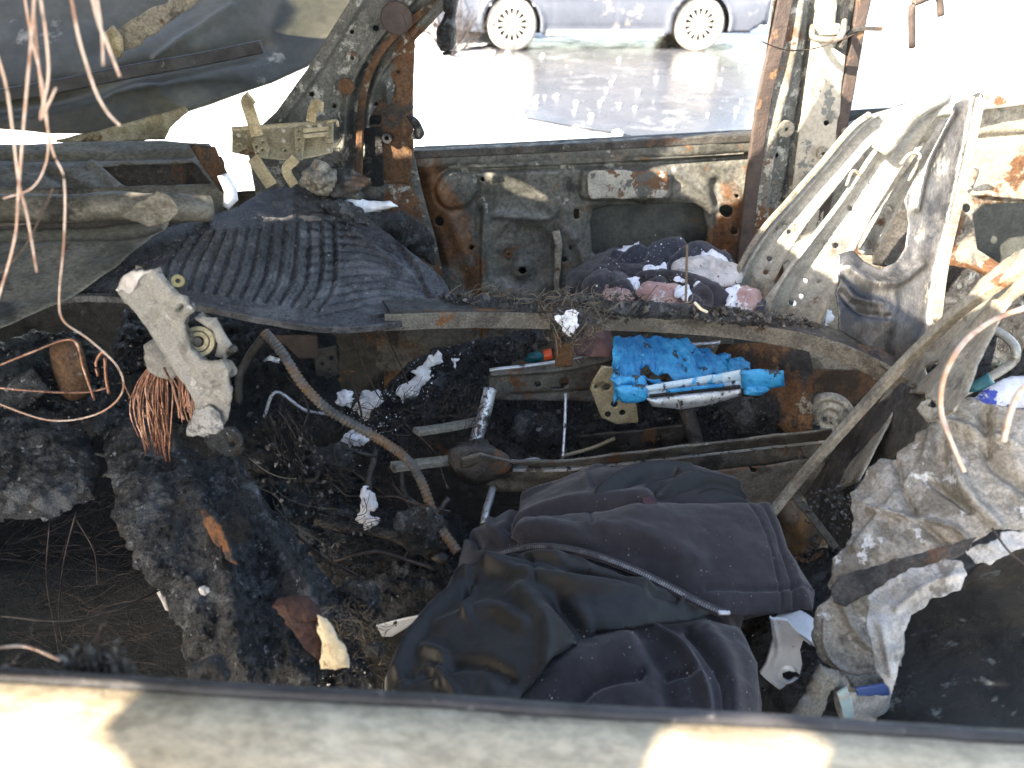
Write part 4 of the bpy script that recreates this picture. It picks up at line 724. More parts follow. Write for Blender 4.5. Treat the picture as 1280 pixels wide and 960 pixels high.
sheet('perforated_plate', [(741, 476), (752, 458), (766, 460), (768, 478), (790, 496), (796, 508), (798, 528), (770, 530), (752, 522), (746, 508), (738, 486)], [(760, 500, 1.2)], M['tan'], sb, cell=1.3, thick=.004,
      holes=[circ(759, 484, 4.5), circ(768, 505, 4.5), circ(778, 516, 4), circ(760, 518, 4), circ(745, 484, 2.5), circ(772, 489, 4)], noise=[(.001, 30, 'f')], label='yellowish perforated plate below the blue plastic')
scatter('base_grit', [(600, 480), (780, 470), (1010, 480), (1030, 545), (850, 566), (700, 578), (600, 560)], [(600, 500, 1.38), (900, 480, 1.36), (820, 570, 1.25)], 2500, (.001, .005), M['grit'], sb, spread=.012, kind='stuff')
scatter('base_rubble', [(600, 480), (780, 470), (1010, 480), (1030, 545), (850, 566), (700, 578), (600, 560)], [(600, 500, 1.38), (900, 480, 1.36), (820, 570, 1.25)], 2200, (.001, .006), M['debris'], sb, spread=.012, kind='stuff')
sheet('burnt_cushion', [(610, 486), (780, 480), (1000, 470), (1025, 545), (860, 572), (640, 580), (600, 540)], [(600, 500, 1.41), (900, 480, 1.4), (820, 570, 1.27)], M['char'], sb, cell=2.4, noise=[(.014, 9, 'r'), (.006, 30, 'r')], thick=.01)
tag(tube('red_cap', [Q(680, 444, 1.33), Q(690, 442, 1.33)], .011, M['red'], n=14), 'small orange-red plastic cap under the fibrous knot', 'cap')
tag(lump('teal_scrap', Q(668, 446, 1.36), (.02, .01, .012), M['teal'], sub=3), 'dark teal plastic scrap beside the orange-red cap', 'scrap')

# melted blue plastic with silver handle
bp_ = thing('melted_blue_case', Q(860, 505, 1.24), 'bright blue melted plastic case with a silver clamped edge', 'case')
bd = [(770, 440, 1.25), (770, 490, 1.19), (930, 440, 1.3), (950, 480, 1.22), (850, 430, 1.3)]
br_folds = [([(772 + k * 7, 424 + (k % 3) * 2), (776 + k * 8, 445), (770 + k * 9 + (k % 2) * 4, 470 - k * .5)], 1.5, (-1) ** k * .0028) for k in range(17)]
sheet('melted_lid', [(765, 440), (768, 428), (780, 424), (800, 420), (830, 424), (856, 426), (868, 434), (880, 440), (900, 443), (915, 446), (914, 454), (930, 460), (928, 468), (890, 474), (850, 476), (822, 472), (808, 458), (800, 462), (805, 478), (795, 486), (772, 488), (762, 472)], bd, M['blue'], bp_, cell=1.3, rag=6, puff=(.006, 4), folds=br_folds,
      noise=[(.007, 12, 'r'), (.003, 34, 'r'), (.0015, 90, 'r')], thick=.003)
for pl in ([(764, 468), (770, 450), (778, 470), (776, 500), (768, 505)], [(800, 470), (830, 478), (860, 476), (900, 478), (870, 486), (820, 486)], [(905, 446), (935, 452), (940, 466), (915, 470)]): sheet('melted_drip', pl, [(a, b, c - .012) for a, b, c in bd], M['blue'], bp_, cell=1.2, rag=5, puff=(.008, 4), noise=[(.006, 40, 'r')])
sheet('melted_side', [(762, 470), (775, 468), (806, 470), (808, 480), (790, 490), (768, 490)], [(780, 480, 1.18)], M['blue'], bp_, cell=1.4, rag=3, puff=(.012, 5), noise=[(.01, 22, 'r')])
sheet('blue_end', [(770, 484), (790, 481), (806, 482), (808, 500), (786, 504), (774, 500)], [(790, 490, 1.155)], M['blue'], bp_, cell=1.3, curve=True, thick=.012, puff=(.008, 4), noise=[(.001, 30, 'f')])
M['pale_blue'] = mat('pale_blue_enamel', [(.3, .5, .62), (.5, .62, .68), (.4, .56, .66)], 30, (.25, .5), .1, .2, 60, [((.05, .05, .05), 40, .6, .04), ((.02, .3, .58), 22, .62, .06)])
sheet('silver_clamp', [(806, 483), (830, 478), (880, 470), (926, 462), (929, 485), (880, 490), (840, 495), (808, 499)], [(806, 489, 1.16), (927, 474, 1.185)], M['pale_blue'], bp_, cell=1.3, thick=.012, puff=(.004, 2.5), folds=[([(808, 490), (928, 475)], 1.5, -.002)], noise=[(.001, 30, 'f')])
bar('blue_inlay', [Q(833, 489, 1.147), Q(905, 481, 1.163)], .006, .005, M['blue'], bp_, sm=4)
bar('dark_slot', [Q(812, 495, 1.144), Q(925, 483, 1.168)], .006, .004, M['soot'], bp_, sm=4)
sheet('underside', [(808, 498), (926, 486), (928, 494), (890, 506), (850, 512), (815, 508)], [(810, 500, 1.15), (925, 490, 1.17)], M['silver'], bp_, cell=1.5, puff=(.006, 4), noise=[(.002, 20, 'f')])
sheet('blue_end', [(926, 463), (950, 461), (980, 463), (981, 483), (950, 488), (928, 487)], [(950, 475, 1.18)], M['blue'], bp_, cell=1.3, thick=.014, puff=(.008, 4), noise=[(.001, 30, 'f')])
lump('blue_blob', Q(945, 487, 1.175), (.022, .012, .01), M['blue'], bp_, sub=3)
tag(tube('chrome_strip', [Q(848, 432, 1.33), Q(880, 430, 1.34), Q(900, 428, 1.34)], .004, M['silver']), 'thin chrome strip just under the curved bar behind the blue plastic', 'strip')

# charred slope left of the seat frame with snow
cs = sheet('charred_cushion', [(455, 560), (470, 500), (500, 470), (540, 440), (600, 428), (680, 412), (690, 430), (640, 460), (612, 475), (600, 520), (560, 540), (520, 545), (470, 610), (440, 600)], [(460, 600, 1.15), (540, 450, 1.4), (680, 420, 1.36), (600, 520, 1.28)], M['char'], cell=2, rag=4, puff=(.02, 8), noise=[(.014, 7, 'r'), (.012, 24, 'r'), (.007, 70, 'r')], thick=.012)
tag(cs, 'charred crumbling seat cushion dusted with snow under the curved bar', 'cushion')
scatter('char_flakes', [(455, 560), (500, 470), (600, 428), (680, 412), (612, 475), (600, 530), (470, 610)], [(460, 600, 1.12), (540, 450, 1.37), (680, 420, 1.33), (600, 520, 1.25)], 3000, (.001, .004), M['grit'], cs, kind='stuff')
for k, (pl, d, lb_) in enumerate([([(498, 488), (515, 470), (535, 450), (548, 442), (552, 452), (535, 470), (520, 492), (505, 508), (495, 500)], 1.3, 'long snow streak on the charred cushion'), ([(445, 505), (470, 492), (478, 500), (462, 520), (446, 524)], 1.3, 'snow patch on the floor left of the charred cushion'),
            ([(420, 490), (438, 492), (436, 510), (424, 506)], 1.2, 'small snow patch beside the corrugated conduit'), ([(432, 552), (450, 530), (455, 548), (438, 565)], 1.1, 'snow dab right of the conduit bend'), ([(444, 640), (455, 615), (466, 612), (468, 655), (455, 660)], .98, 'pointed white snow wedge below the conduit'),
            ([(316, 458), (330, 448), (352, 450), (358, 468), (340, 476), (318, 474)], 1.3, 'snow glimpsed behind the steering wheel remnant'), ([(562, 446), (570, 440), (574, 450), (566, 456)], 1.31, 'tiny snow dab on the charred cushion')]):
    tag(sheet('snow_patch', pl, [(pl[0][0], pl[0][1], d - .025)], M['snow'], cell=1.2, rag=11, puff=(.006, 4), noise=[(.004, 60, 'f')], thick=.004), lb_, 'snow')

# floor-level clutter in the dark middle
def clod(pl, ctrl, mt, lab, nz=.02, cell=2.4, nm='charred_heap', n2=.012):
    return tag(sheet(nm, pl, ctrl, M[mt], cell=cell, rag=6, puff=(.03, 14), noise=[(nz * .7, 8, 'r'), (n2, 26, 'r'), (n2 * .5, 70, 'r')], thick=.006), lab, 'debris')
clod([(370, 640), (470, 640), (580, 650), (600, 700), (560, 760), (480, 800), (420, 760)], [(400, 650, 1.08), (560, 680, 1.0), (480, 780, .86)], 'char', 'black charred heap between the melted slab and the jacket')
clod([(280, 600), (380, 560), (470, 620), (480, 700), (440, 760), (340, 700)], [(300, 600, 1.1), (450, 620, 1.12), (400, 740, .92)], 'char', 'sooty debris heap right of the melted slab')

# melted dash slab lower left
sl = sheet('melted_dash_slab', [(118, 530), (150, 520), (210, 560), (250, 580), (300, 590), (330, 640), (370, 690), (420, 740), (455, 800), (470, 880), (240, 870), (225, 800), (200, 750), (165, 720), (140, 660), (128, 600)], [(120, 540, .98), (300, 600, 1.0), (240, 860, .62), (460, 860, .66), (250, 700, .78)], M['ash'], cell=1.7, rag=9, puff=(.04, 16),
      folds=[([(270, 620), (310, 690), (360, 760), (400, 820)], 16, .022), ([(170, 560), (220, 650), (270, 760), (300, 860)], 14, .02), ([(300, 690), (320, 760), (340, 860)], 16, -.014), ([(220, 600), (260, 680), (300, 760)], 10, -.012)], relief=lambda U, V, P: .022 * ridge(P @ np.array([[.62, -.5, -.6], [.5, .8, -.1], [.6, -.3, .75]]).T * np.array([3, 11, 17]), 4) + .009 * ridge(P * 45, 4) + .004 * ridge(P * 130, 3), thick=.012)
tag(sl, 'thick melted dashboard slab of grey-black char leaning into the footwell', 'debris')
scatter('char_crumbs', [(130, 540), (300, 600), (460, 800), (460, 860), (250, 860), (200, 750)], [(120, 540, .95), (300, 600, .96), (240, 860, .59), (460, 860, .62), (250, 700, .74)], 2200, (.0006, .0028), M['grit'], sl, spread=.008, kind='stuff')
strands('glass_fibres', [(400, 760), (460, 760), (476, 860), (420, 850)], [(430, 800, .68)], 500, .022, .0004, M['straw'], sl, dirv=(1, -.2, .3), rnd=1., kind='stuff')
strands('stiff_fibres', [(290, 570), (330, 600), (380, 680), (350, 690), (300, 620)], [(330, 620, .9)], 30, .11, .0007, M['straw'], sl, dirv=(.6, -.3, -.7), rnd=.25, kind='stuff')
sheet('rusty_streak', [(252, 638), (268, 642), (280, 662), (292, 690), (302, 705), (290, 700), (272, 682), (258, 660)], [(254, 640, .775), (320, 735, .7)], mat('rust_streak_char', [(.05, .03, .02), (.22, .09, .035), (.04, .035, .035)], 30, (.6, .9), 0, .9, 70), sl, cell=1.6, rag=3, puff=(.006, 5), noise=[(.008, 30, 'r')])
rl = clod([(-40, 530), (40, 520), (110, 545), (130, 580), (120, 630), (60, 655), (-40, 650)], [(0, 540, .95), (110, 600, .9), (0, 640, .84)], 'ash', 'blue-grey melted dash crust at the far left', .018)
clod([(-40, 440), (60, 425), (110, 420), (150, 470), (170, 520), (100, 560), (-40, 540)], [(0, 450, 1.1), (140, 460, 1.12), (0, 540, 1.0)], 'char', 'black debris behind the loose copper loop at left', .03)
clod([(150, 400), (330, 400), (420, 430), (430, 540), (330, 600), (200, 560), (140, 480)], [(200, 420, 1.35), (400, 440, 1.4), (300, 560, 1.12)], 'soot', 'dark mass of burnt dash innards under the ribbed mat', .03)
tag(sheet('rusty_pipe_stub', [(62, 436), (78, 425), (98, 426), (108, 450), (112, 490), (90, 500), (72, 480)], [(90, 460, 1.02)], M['rust'], cell=2, puff=(.03, 12), curve=True, noise=[(.004, 20, 'f')]), 'rusty tube stub behind the copper loop at left', 'pipe')
tag(sheet('grey_box', [(-20, 490), (40, 460), (62, 488), (10, 530), (-20, 520)], [(20, 490, .98)], M['ash'], cell=2.5, puff=(.015, 5), noise=[(.003, 20, 'f')]), 'small sooty grey box at the far left under the copper wires', 'box')
tag(sheet('grey_bracket_tab', [(255, 548), (285, 536), (300, 545), (304, 560), (296, 570), (270, 566)], [(280, 555, .9)], M['ash'], cell=1.5, holes=[circ(290, 556, 4)], thick=.006, curve=True), 'small grey tab with a hole under the steering wheel remnant', 'bracket')
cf = thing('charred_foam_block', Q(395, 835, .6), 'brown charred foam block broken open to a cream core', 'foam block')
sheet('charred_skin', [(346, 752), (365, 742), (388, 744), (402, 766), (398, 775), (403, 800), (400, 822), (384, 800), (360, 775)], [(346, 752, .66), (400, 820, .61)], M['wood_char'], cf, cell=1.2, rag=4, puff=(.02, 7), curve=True, noise=[(.006, 30, 'r'), (.003, 90, 'r')])
sheet('cream_core', [(395, 766), (410, 772), (421, 788), (433, 812), (438, 832), (420, 838), (401, 834), (399, 815), (402, 795)], [(400, 790, .62), (430, 830, .6)], M['cream'], cf, cell=1.1, rag=3.5, puff=(.006, 5), noise=[(.003, 34, 'r')])
tag(sheet('foam_crumb', [(196, 738), (204, 730), (210, 745), (216, 766), (206, 762)], [(200, 740, .74)], M['palecloth'], cell=1.5, rag=1.5, puff=(.008, 4)), 'pale foam crumb on the left edge of the melted slab', 'debris')
tag(lump('grey_lump', Q(262, 845, .5), (.02, .015, .02), M['ash'], amp=.3), 'rounded grey lump just above the near door edge', 'debris')
# dark nest of hair-thin wires in the left hollow
tag(strands('fine_wire_nest', [(-20, 650), (150, 640), (200, 740), (220, 830), (0, 840)], [(60, 700, .95), (100, 820, .75)], 170, .13, .0004, M['dark_wire'], dirv=(1, 0, .1), rnd=.35, curl=.5, spread=.03), kind='stuff')
tag(scatter('sill_fluff', [(-20, 828), (60, 820), (140, 826), (160, 846), (-20, 846)], [(60, 835, .37)], 1800, (.001, .005), M['debris'], spread=.006), kind='stuff')
for k, (pts, lb_) in enumerate([([(0, 770, .6), (80, 776, .62), (150, 760, .66), (205, 735, .72)], 'long thin grey wire arching across the dark left hollow'), ([(95, 640, .8), (80, 700, .76), (74, 760, .7), (78, 800, .65)], 'thin wire hanging from the left crust'),
            ([(62, 652, .8), (58, 720, .75), (68, 780, .66), (74, 815, .6)], 'brown wire hanging in the left hollow'), ([(96, 650, .8), (118, 690, .78), (122, 730, .74)], 'short bent brown wire below the left crust'), ([(120, 840, .38), (118, 815, .39), (126, 790, .4), (130, 780, .4)], 'curled soot flake standing on the near door edge'),
            ([(-20, 812, .4), (30, 808, .42), (75, 825, .4)], 'short copper wire end above the near door edge')]):
    tag(wire('loose_wire', pts, .0011 if k != 4 else .002, M['dark_wire'] if k not in (5,) else M['pale_wire']), lb_, 'wire')

scatter('footwell_debris', [(330, 480), (480, 500), (560, 640), (560, 740), (470, 780), (330, 600)], [(400, 520, 1.22), (460, 650, 1.0), (500, 750, .86)], 900, (.001, .005), M['debris'], spread=.02, kind='stuff')
scatter('left_debris', [(-20, 430), (170, 420), (300, 560), (300, 640), (120, 560), (-20, 640)], [(0, 450, 1.02), (160, 460, 1.05), (0, 600, .86), (250, 600, .98)], 900, (.001, .004), M['debris'], spread=.015, kind='stuff')
for k, (u, v, y, sz, lb_) in enumerate([(188, 612, .84, .011, 'pale grey crumb on the upper left of the melted slab'), (197, 690, .78, .006, 'tiny white crumb halfway down the melted slab'), (255, 738, .66, .006, 'small whitish flake low on the melted slab'), (413, 690, .9, .016, 'grey flaky ash lump above the right end of the slab'), (446, 735, .8, .014, 'rounded blue-grey ash clump at the right edge of the slab'), (470, 812, .66, .012, 'hairy ash tuft beside the jacket lining')]):
    tag(lump('ash_crumb', Q(u, v, y), (sz, sz * .7, sz), M['ash' if k > 2 else 'palecloth'], amp=.35, fr=1.5, seed=k, sub=4), lb_, 'debris')
tag(scatter('snow_dust', [(440, 505), (500, 470), (545, 435), (600, 430), (560, 470), (500, 530), (440, 580), (420, 500)], [(450, 560, 1.12), (520, 470, 1.27), (600, 430, 1.33)], 420, (.0008, .003), M['snow'], spread=.008), kind='stuff')
tag(scatter('snow_dust', [(740, 330), (830, 300), (910, 320), (950, 370), (860, 390), (740, 370)], [(a, b, c - .075) for a, b, c in hd], 500, (.0006, .0022), M['snow'], spread=.006), kind='stuff')
for k, (pl, y) in enumerate([([(340, 500), (470, 520), (520, 640), (430, 640), (350, 590)], 1.08), ([(380, 640), (470, 650), (540, 720), (470, 770), (400, 720)], .92), ([(480, 500), (600, 500), (600, 560), (480, 600)], 1.2)]):
    tag(strands('matted_fibres', pl, [(pl[0][0], pl[0][1], y)], 260, .05, .0006, M['soot' if k == 1 else 'dark_wire'], dirv=((.8, 0, -.4), (1, .2, 0), (.6, .3, .2))[k], rnd=.6, curl=.8, spread=.02), kind='stuff')
for k, (pts, r) in enumerate([([(300, 560, 1.0), (330, 590, .98), (350, 640, .94)], .002), ([(440, 470, 1.2), (450, 520, 1.15), (430, 570, 1.08), (455, 600, 1.02)], .0022), ([(360, 470, 1.15), (385, 500, 1.1), (375, 545, 1.05)], .0018), ([(490, 600, 1.05), (520, 650, .98), (505, 700, .92)], .0025),
        ([(400, 600, 1.0), (440, 620, .98), (500, 622, .97), (560, 640, .95)], .0018), ([(420, 700, .85), (470, 690, .86), (540, 712, .85)], .003), ([(350, 660, .88), (400, 690, .84), (450, 720, .8)], .002), ([(500, 520, 1.2), (540, 560, 1.15), (560, 610, 1.05)], .002)]):
    tag(wire('charred_wire', pts, r, M['dark_wire'], wob=.006), ['stub of sooty wire leaning on the upper right of the slab', 'wavy sooty wire dropping past the conduit to the footwell', 'short sooty wire left of the conduit', 'stiff sooty wire below the seat cross bars', 'long thin sooty wire lying from footwell to jacket', 'thick sooty wire just left of the jacket collar', 'sooty wire along the right flank of the slab', 'sooty wire hanging from the charred cushion'][k], 'wire', 'charred wires in the footwell')
for k, (pl, d, mt, lb_) in enumerate([([(395, 560), (425, 548), (440, 570), (420, 590), (398, 582)], 1.02, 'ash', 'grey ash clump in the middle of the footwell'), ([(500, 640), (540, 630), (562, 660), (540, 690), (505, 680)], .9, 'ash', 'grey ash clump left of the jacket shoulder'), ([(330, 610), (370, 600), (388, 640), (360, 660), (335, 645)], .93, 'char', 'black crust lump at the top right of the slab'),
        ([(410, 735), (450, 720), (480, 750), (460, 790), (420, 780)], .76, 'ash', 'soft grey ash heap between slab and pale scrap'), ([(640, 520), (690, 510), (700, 550), (660, 560)], 1.3, 'ash', 'grey ash heap inside the seat base frame'), ([(905, 500), (980, 490), (1000, 535), (930, 545)], 1.27, 'ash', 'grey ash heap under the blue end of the case')]):
    tag(sheet('ash_heap', pl, [(pl[0][0], pl[0][1], d)], M[mt], cell=1.6, rag=7, curve=True, puff=(.02, 9), noise=[(.01, 22, 'r'), (.006, 60, 'r'), (.003, 140, 'r')], thick=.004), lb_, 'debris', 'ash heaps and crusts')
# steering wheel remnant
sw = thing('steering_wheel_remnant', Q(250, 540, .84), 'broken pale cast alloy steering wheel hub standing left of centre', 'steering wheel')
swo = [(147, 362), (152, 348), (169, 336), (182, 337), (190, 335), (198, 343), (205, 351), (216, 364), (226, 368), (234, 377), (243, 390), (235, 396), (231, 404), (232, 418), (240, 436), (252, 448), (266, 450), (278, 449), (286, 466), (290, 497), (286, 523), (276, 538), (262, 544), (248, 541), (234, 543), (233, 533), (244, 513), (242, 492), (226, 474), (212, 454), (200, 435), (190, 418), (182, 403), (170, 390), (156, 377)]
swd = [(160, 350, .84), (230, 430, .82), (265, 540, .83)]
sheet('spoke', swo, swd, M['alu'], sw, cell=1.2, thick=.014, puff=(.006, 4), rag=1.0, holes=[circ(229, 382, 4, 5, rot=.5)],
      folds=[([(160, 360), (190, 395), (220, 440), (250, 490), (258, 530)], 6, .006), ([(170, 345), (205, 385), (228, 425)], 3, -.004)] + [([(u, v), (u + 1, v + 1)], 4, -.006) for u, v in ((212, 380), (218, 394), (262, 465), (272, 478), (262, 487), (279, 465))], noise=[(.0018, 40, 'f'), (.001, 110, 'r')])
sheet('hub_ear', [(243, 398), (254, 394), (262, 396), (271, 397), (276, 408), (284, 420), (291, 432), (290, 443), (281, 449), (268, 446), (272, 430), (266, 414), (252, 405)], [(260, 400, .825), (285, 440, .83)], M['alu'], sw, cell=1.2, thick=.012, puff=(.005, 3), noise=[(.002, 40, 'f')])
sheet('bore_cup', circ(251, 425, 22, 26, 22, .3), [(250, 425, .85)], M['ash'], sw, cell=2, noise=[(.002, 30, 'f')])
nb = np.array([.15, -.85, .45])
disc('bearing_ring', Q(250, 427, .835), nb, .0185, .008, M['tan'], sw, n=26, r2=.0135); disc('bearing_ring', Q(250, 427, .835), nb, .012, .009, M['tan'], sw, n=22, r2=.007); disc('shaft_stub', Q(250, 427, .835), nb, .0055, .012, M['dark_steel'], sw, n=12)
disc('bolt', Q(223, 352, .83), (.3, -.8, .5), .0075, .006, M['brass'], sw, n=10, r2=.003); tube('bolt_stem', [Q(214, 360, .85), Q(222, 353, .835)], .005, M['dark_steel'], sw)
tube('bolt_stem', [Q(286, 440, .83), Q(292, 436, .82)], .005, M['dark_steel'], sw)
sheet('broken_edge', [(236, 530), (246, 512), (262, 505), (276, 515), (280, 532), (266, 543), (250, 541), (235, 543)], [(a, b, c - .012) for a, b, c in swd], M['melt_alu'], sw, cell=1.2, rag=4, puff=(.004, 3), noise=[(.006, 50, 'r')])
sheet('broken_edge', [(148, 360), (158, 344), (172, 335), (190, 336), (176, 348), (168, 364), (160, 368)], [(a, b, c - .01) for a, b, c in swd], M['palecloth'], sw, cell=1.2, rag=3, puff=(.003, 3), noise=[(.005, 60, 'r')])
lump('back_cup', Q(207, 446, .88), (.026, .02, .03), M['alu'], sw, amp=.12, sub=4)
cw_ = thing('copper_wire_bundle', Q(205, 560, .86), 'thick bundle of bare orange copper wires hanging behind the steering wheel remnant', 'wires')
for k in range(90):
    g2 = k % 4 == 0; u0 = (228 if g2 else 196) + rng.normal() * (4 if g2 else 9); v0 = 466 + rng.normal() * 5; L = rng.uniform(35, 60) if g2 else rng.uniform(50, 112); f = (u0 - 205) * (.1 if g2 else .35); w1, w2 = rng.normal(size=2) * 3; yy = .89 + rng.uniform(-.012, .012)
    wire('wire', [(u0 * .4 + 122, v0 - 16, yy), (u0 + f * .7, v0 + L * .2, yy), (u0 + f + w1 * .5, v0 + L * .6, yy - .01), (u0 + f * .3 + w1 + w2 + 4, v0 + L, yy - .015)], rng.uniform(.0008, .0014), M['copper'], cw_)
tag(wire('stray_copper_wire', [(205, 460, .86), (215, 480, .84), (222, 505, .83), (230, 524, .83)], .0016, M['copper']), 'single straight copper wire over the bundle beside the alloy hub', 'wire')
tag(strands('rusty_wire_tuft', [(335, 515), (370, 520), (375, 560), (350, 600), (335, 560)], [(350, 550, .98)], 90, .06, .0007, M['dark_wire'], dirv=(.2, 0, -1), rnd=.25, curl=.25), 'brown tuft of fine wires right of the steering wheel remnant', 'wires')
for k, (pts, r, mt, lb_) in enumerate([([(44, -20, .62), (38, 60, .62), (30, 150, .62), (23, 240, .62), (18, 300, .62), (-4, 380, .62)], .0011, 'pale_wire', 'thick pinkish wire hanging nearest the left edge, slanting left'),
        ([(28, -20, .66), (40, 50, .66), (54, 110, .66), (60, 170, .66), (57, 205, .66), (40, 235, .66), (4, 248, .66)], .0009, 'pale_wire', 'pale wire crossing over and curling back to the left edge'),
        ([(40, -20, .64), (46, 60, .64), (54, 130, .64), (66, 190, .64), (80, 225, .64), (80, 300, .64), (74, 372, .66), (80, 402, .68), (112, 425, .7), (148, 460, .71), (152, 492, .72), (120, 518, .73), (60, 525, .73), (-20, 498, .72)], .0009, 'pale_wire', 'long wire dropping from the top and looping round at the left'),
        ([(48, -20, .6), (58, 50, .6), (60, 100, .6), (50, 150, .6), (70, 110, .6)], .0010, 'pale_wire', 'short pale wire hooked near the top left'),
        ([(86, -20, .6), (97, 40, .6), (108, 80, .6), (120, 115, .6), (134, 140, .6), (150, 157, .6)], .0011, 'pale_wire', 'copper wire hanging alone in front of the bonnet'),
        ([(112, -20, .6), (122, 25, .6), (134, 55, .6), (150, 96, .6)], .0011, 'pale_wire', 'short thick wire end hanging before the bonnet'),
        ([(120, -10, .61), (127, 40, .61), (129, 82, .61)], .0010, 'pale_wire', 'shorter twin wire end beside the thick one'),
        ([(-10, 50, .6), (6, 100, .6), (14, 150, .6), (24, 230, .6), (34, 270, .6), (46, 340, .62)], .0010, 'pale_wire', 'thin wire slanting down along the left edge'),
        ([(-10, 350, .66), (30, 310, .66), (60, 250, .66), (66, 235, .66)], .001, 'dark_wire', 'thin dark wire curving up to the hanging bunch'),
        ([(-10, 460, .8), (40, 440, .82), (80, 425, .84), (96, 430, .84), (104, 460, .84), (118, 500, .84)], .0016, 'copper', 'copper wire bent round the rusty tube stub'),
        ([(-10, 484, .8), (60, 490, .82), (110, 490, .84), (136, 484, .85)], .0014, 'copper', 'straight copper wire across the left debris'),
        ([(122, 470, .85), (120, 452, .85), (130, 440, .85), (132, 470, .85), (136, 492, .85)], .002, 'copper', 'small upright copper hook beside the copper loop'),
        ([(155, 480, .9), (168, 505, .9), (190, 530, .9)], .0012, 'copper', 'thin copper wire left of the copper bundle'),
        ([(330, 522, 1.1), (345, 490, 1.12), (380, 512, 1.12), (410, 518, 1.12)], .0032, 'white_metal', 'pale grey cable running to the corrugated conduit'),
        ([(440, 420, 1.2), (460, 470, 1.2), (480, 500, 1.2), (500, 470, 1.25), (540, 450, 1.3)], .0013, 'dark_wire', 'thin dark wire under the right end of the mat'),
        ([(472, 448, 1.2), (470, 400, 1.2), (500, 455, 1.25), (510, 480, 1.25)], .0012, 'dark_wire', 'drooping wire beneath the curved bar'),
        ([(1300, 380, .75), (1250, 396, .75), (1215, 418, .74), (1192, 446, .72), (1178, 480, .71), (1176, 512, .7), (1184, 540, .68), (1205, 590, .66)], .003, 'pale_wire', 'thick pale copper cable curving over the right of the torn foil'),
        ([(1300, 470, .62), (1275, 490, .62), (1262, 520, .61), (1254, 552, .6)], .003, 'pale_wire', 'short thick pale cable at the right edge'),
        ([(1240, 660, .6), (1262, 690, .58), (1300, 720, .56)], .0012, 'dark_wire', 'thin wire at the right over the black trim'),
        ([(500, 10, 1.55), (520, 60, 1.6), (538, 90, 1.6), (534, 112, 1.6), (516, 135, 1.6)], .001, 'dark_wire', 'hair-thin wire bowing out from the front pillar'),
        ([(952, 52, 1.6), (980, 62, 1.6), (1010, 62, 1.6), (1040, 54, 1.6), (1070, 42, 1.6)], .0012, 'dark_wire', 'thin wire tied round the middle pillar')]):
    tag(wire('hanging_wire' if k < 9 else 'bent_wire', pts, r, M[mt]), lb_, 'wire')
tag(tube('corrugated_conduit', [Q(*q) for q in ((330, 415, 1.02), (352, 440, 1.0), (378, 480, .98), (410, 512, .97), (450, 535, .97), (488, 558, .96), (512, 578, .95), (528, 605, .93), (545, 650, .9), (572, 690, .86))], .0066, M['conduit'], n=14, sm=34, scale=[(1, 1.22, 1.22, 1)[i % 4] for i in range(307)]), 'ribbed brown conduit snaking down to the jacket', 'conduit')
for k, (pts, r, lb_) in enumerate([([(330, 420, 1.2), (300, 470, 1.2), (296, 530, 1.15)], .008, 'vertical sooty rod under the mat beside the steering remnant'), ([(470, 560, 1.1), (460, 610, 1.05), (470, 680, .98)], .006, 'bent sooty tube left of the seat base'), ([(380, 560, 1.05), (400, 575, 1.04), (395, 600, 1.02), (370, 600, 1.02)], .004, 'small bent sooty link in the dark footwell'),
            ([(500, 580, 1.08), (510, 620, 1.04), (540, 640, 1.0), (560, 620, 1.02)], .005, 'curled black tube below the seat cross bars'), ([(356, 585, 1.0), (420, 560, 1.02), (470, 570, 1.03)], .003, 'thin grey rod lying across the footwell'), ([(395, 650, .98), (480, 668, .96), (560, 700, .92)], .009, 'sooty pipe running behind the jacket')]):
    tag(tube('sooty_rod', [Q(*q) for q in pts], r, M['dark_steel'], wob=.004), lb_, 'rod')
tag(sheet('dash_side_bracket', [(392, 438), (420, 432), (424, 468), (396, 480)], [(400, 450, 1.28)], M['dark_steel'], cell=1.6, holes=[circ(403, 455, 2.5), circ(414, 448, 3), circ(412, 462, 2)], thick=.003), 'small perforated dark bracket below the right of the mat', 'bracket')
tag(sheet('brown_bracket', [(340, 418), (396, 420), (398, 448), (372, 448), (358, 432)], [(360, 430, 1.18)], M['brown_rubber'], cell=2, noise=[(.004, 12, 'f')]), 'brown scorched tongue hanging below the mat rim', 'bracket')

# hanging melted blob at the window top and scrap on pillar
tag(tube('melted_drip', [Q(562, -30, 1.6), Q(563, 5, 1.6), Q(559, 30, 1.6), Q(558, 50, 1.6), Q(560, 66, 1.6)], .02, M['char'], n=14, scale=[.8, .75, .55, 1.0, .95, .5], wob=.004), 'dark melted drip hanging in the far window', 'drip')
tag(sheet('pillar_scrap', [(508, 145), (514, 142), (524, 150), (531, 168), (524, 175), (514, 172), (516, 160)], [(518, 158, 1.64)], M['char'], cell=1.2, rag=2, puff=(.008, 4), noise=[(.006, 40, 'r')]), 'crumpled black scrap stuck on the front pillar edge', 'scrap')

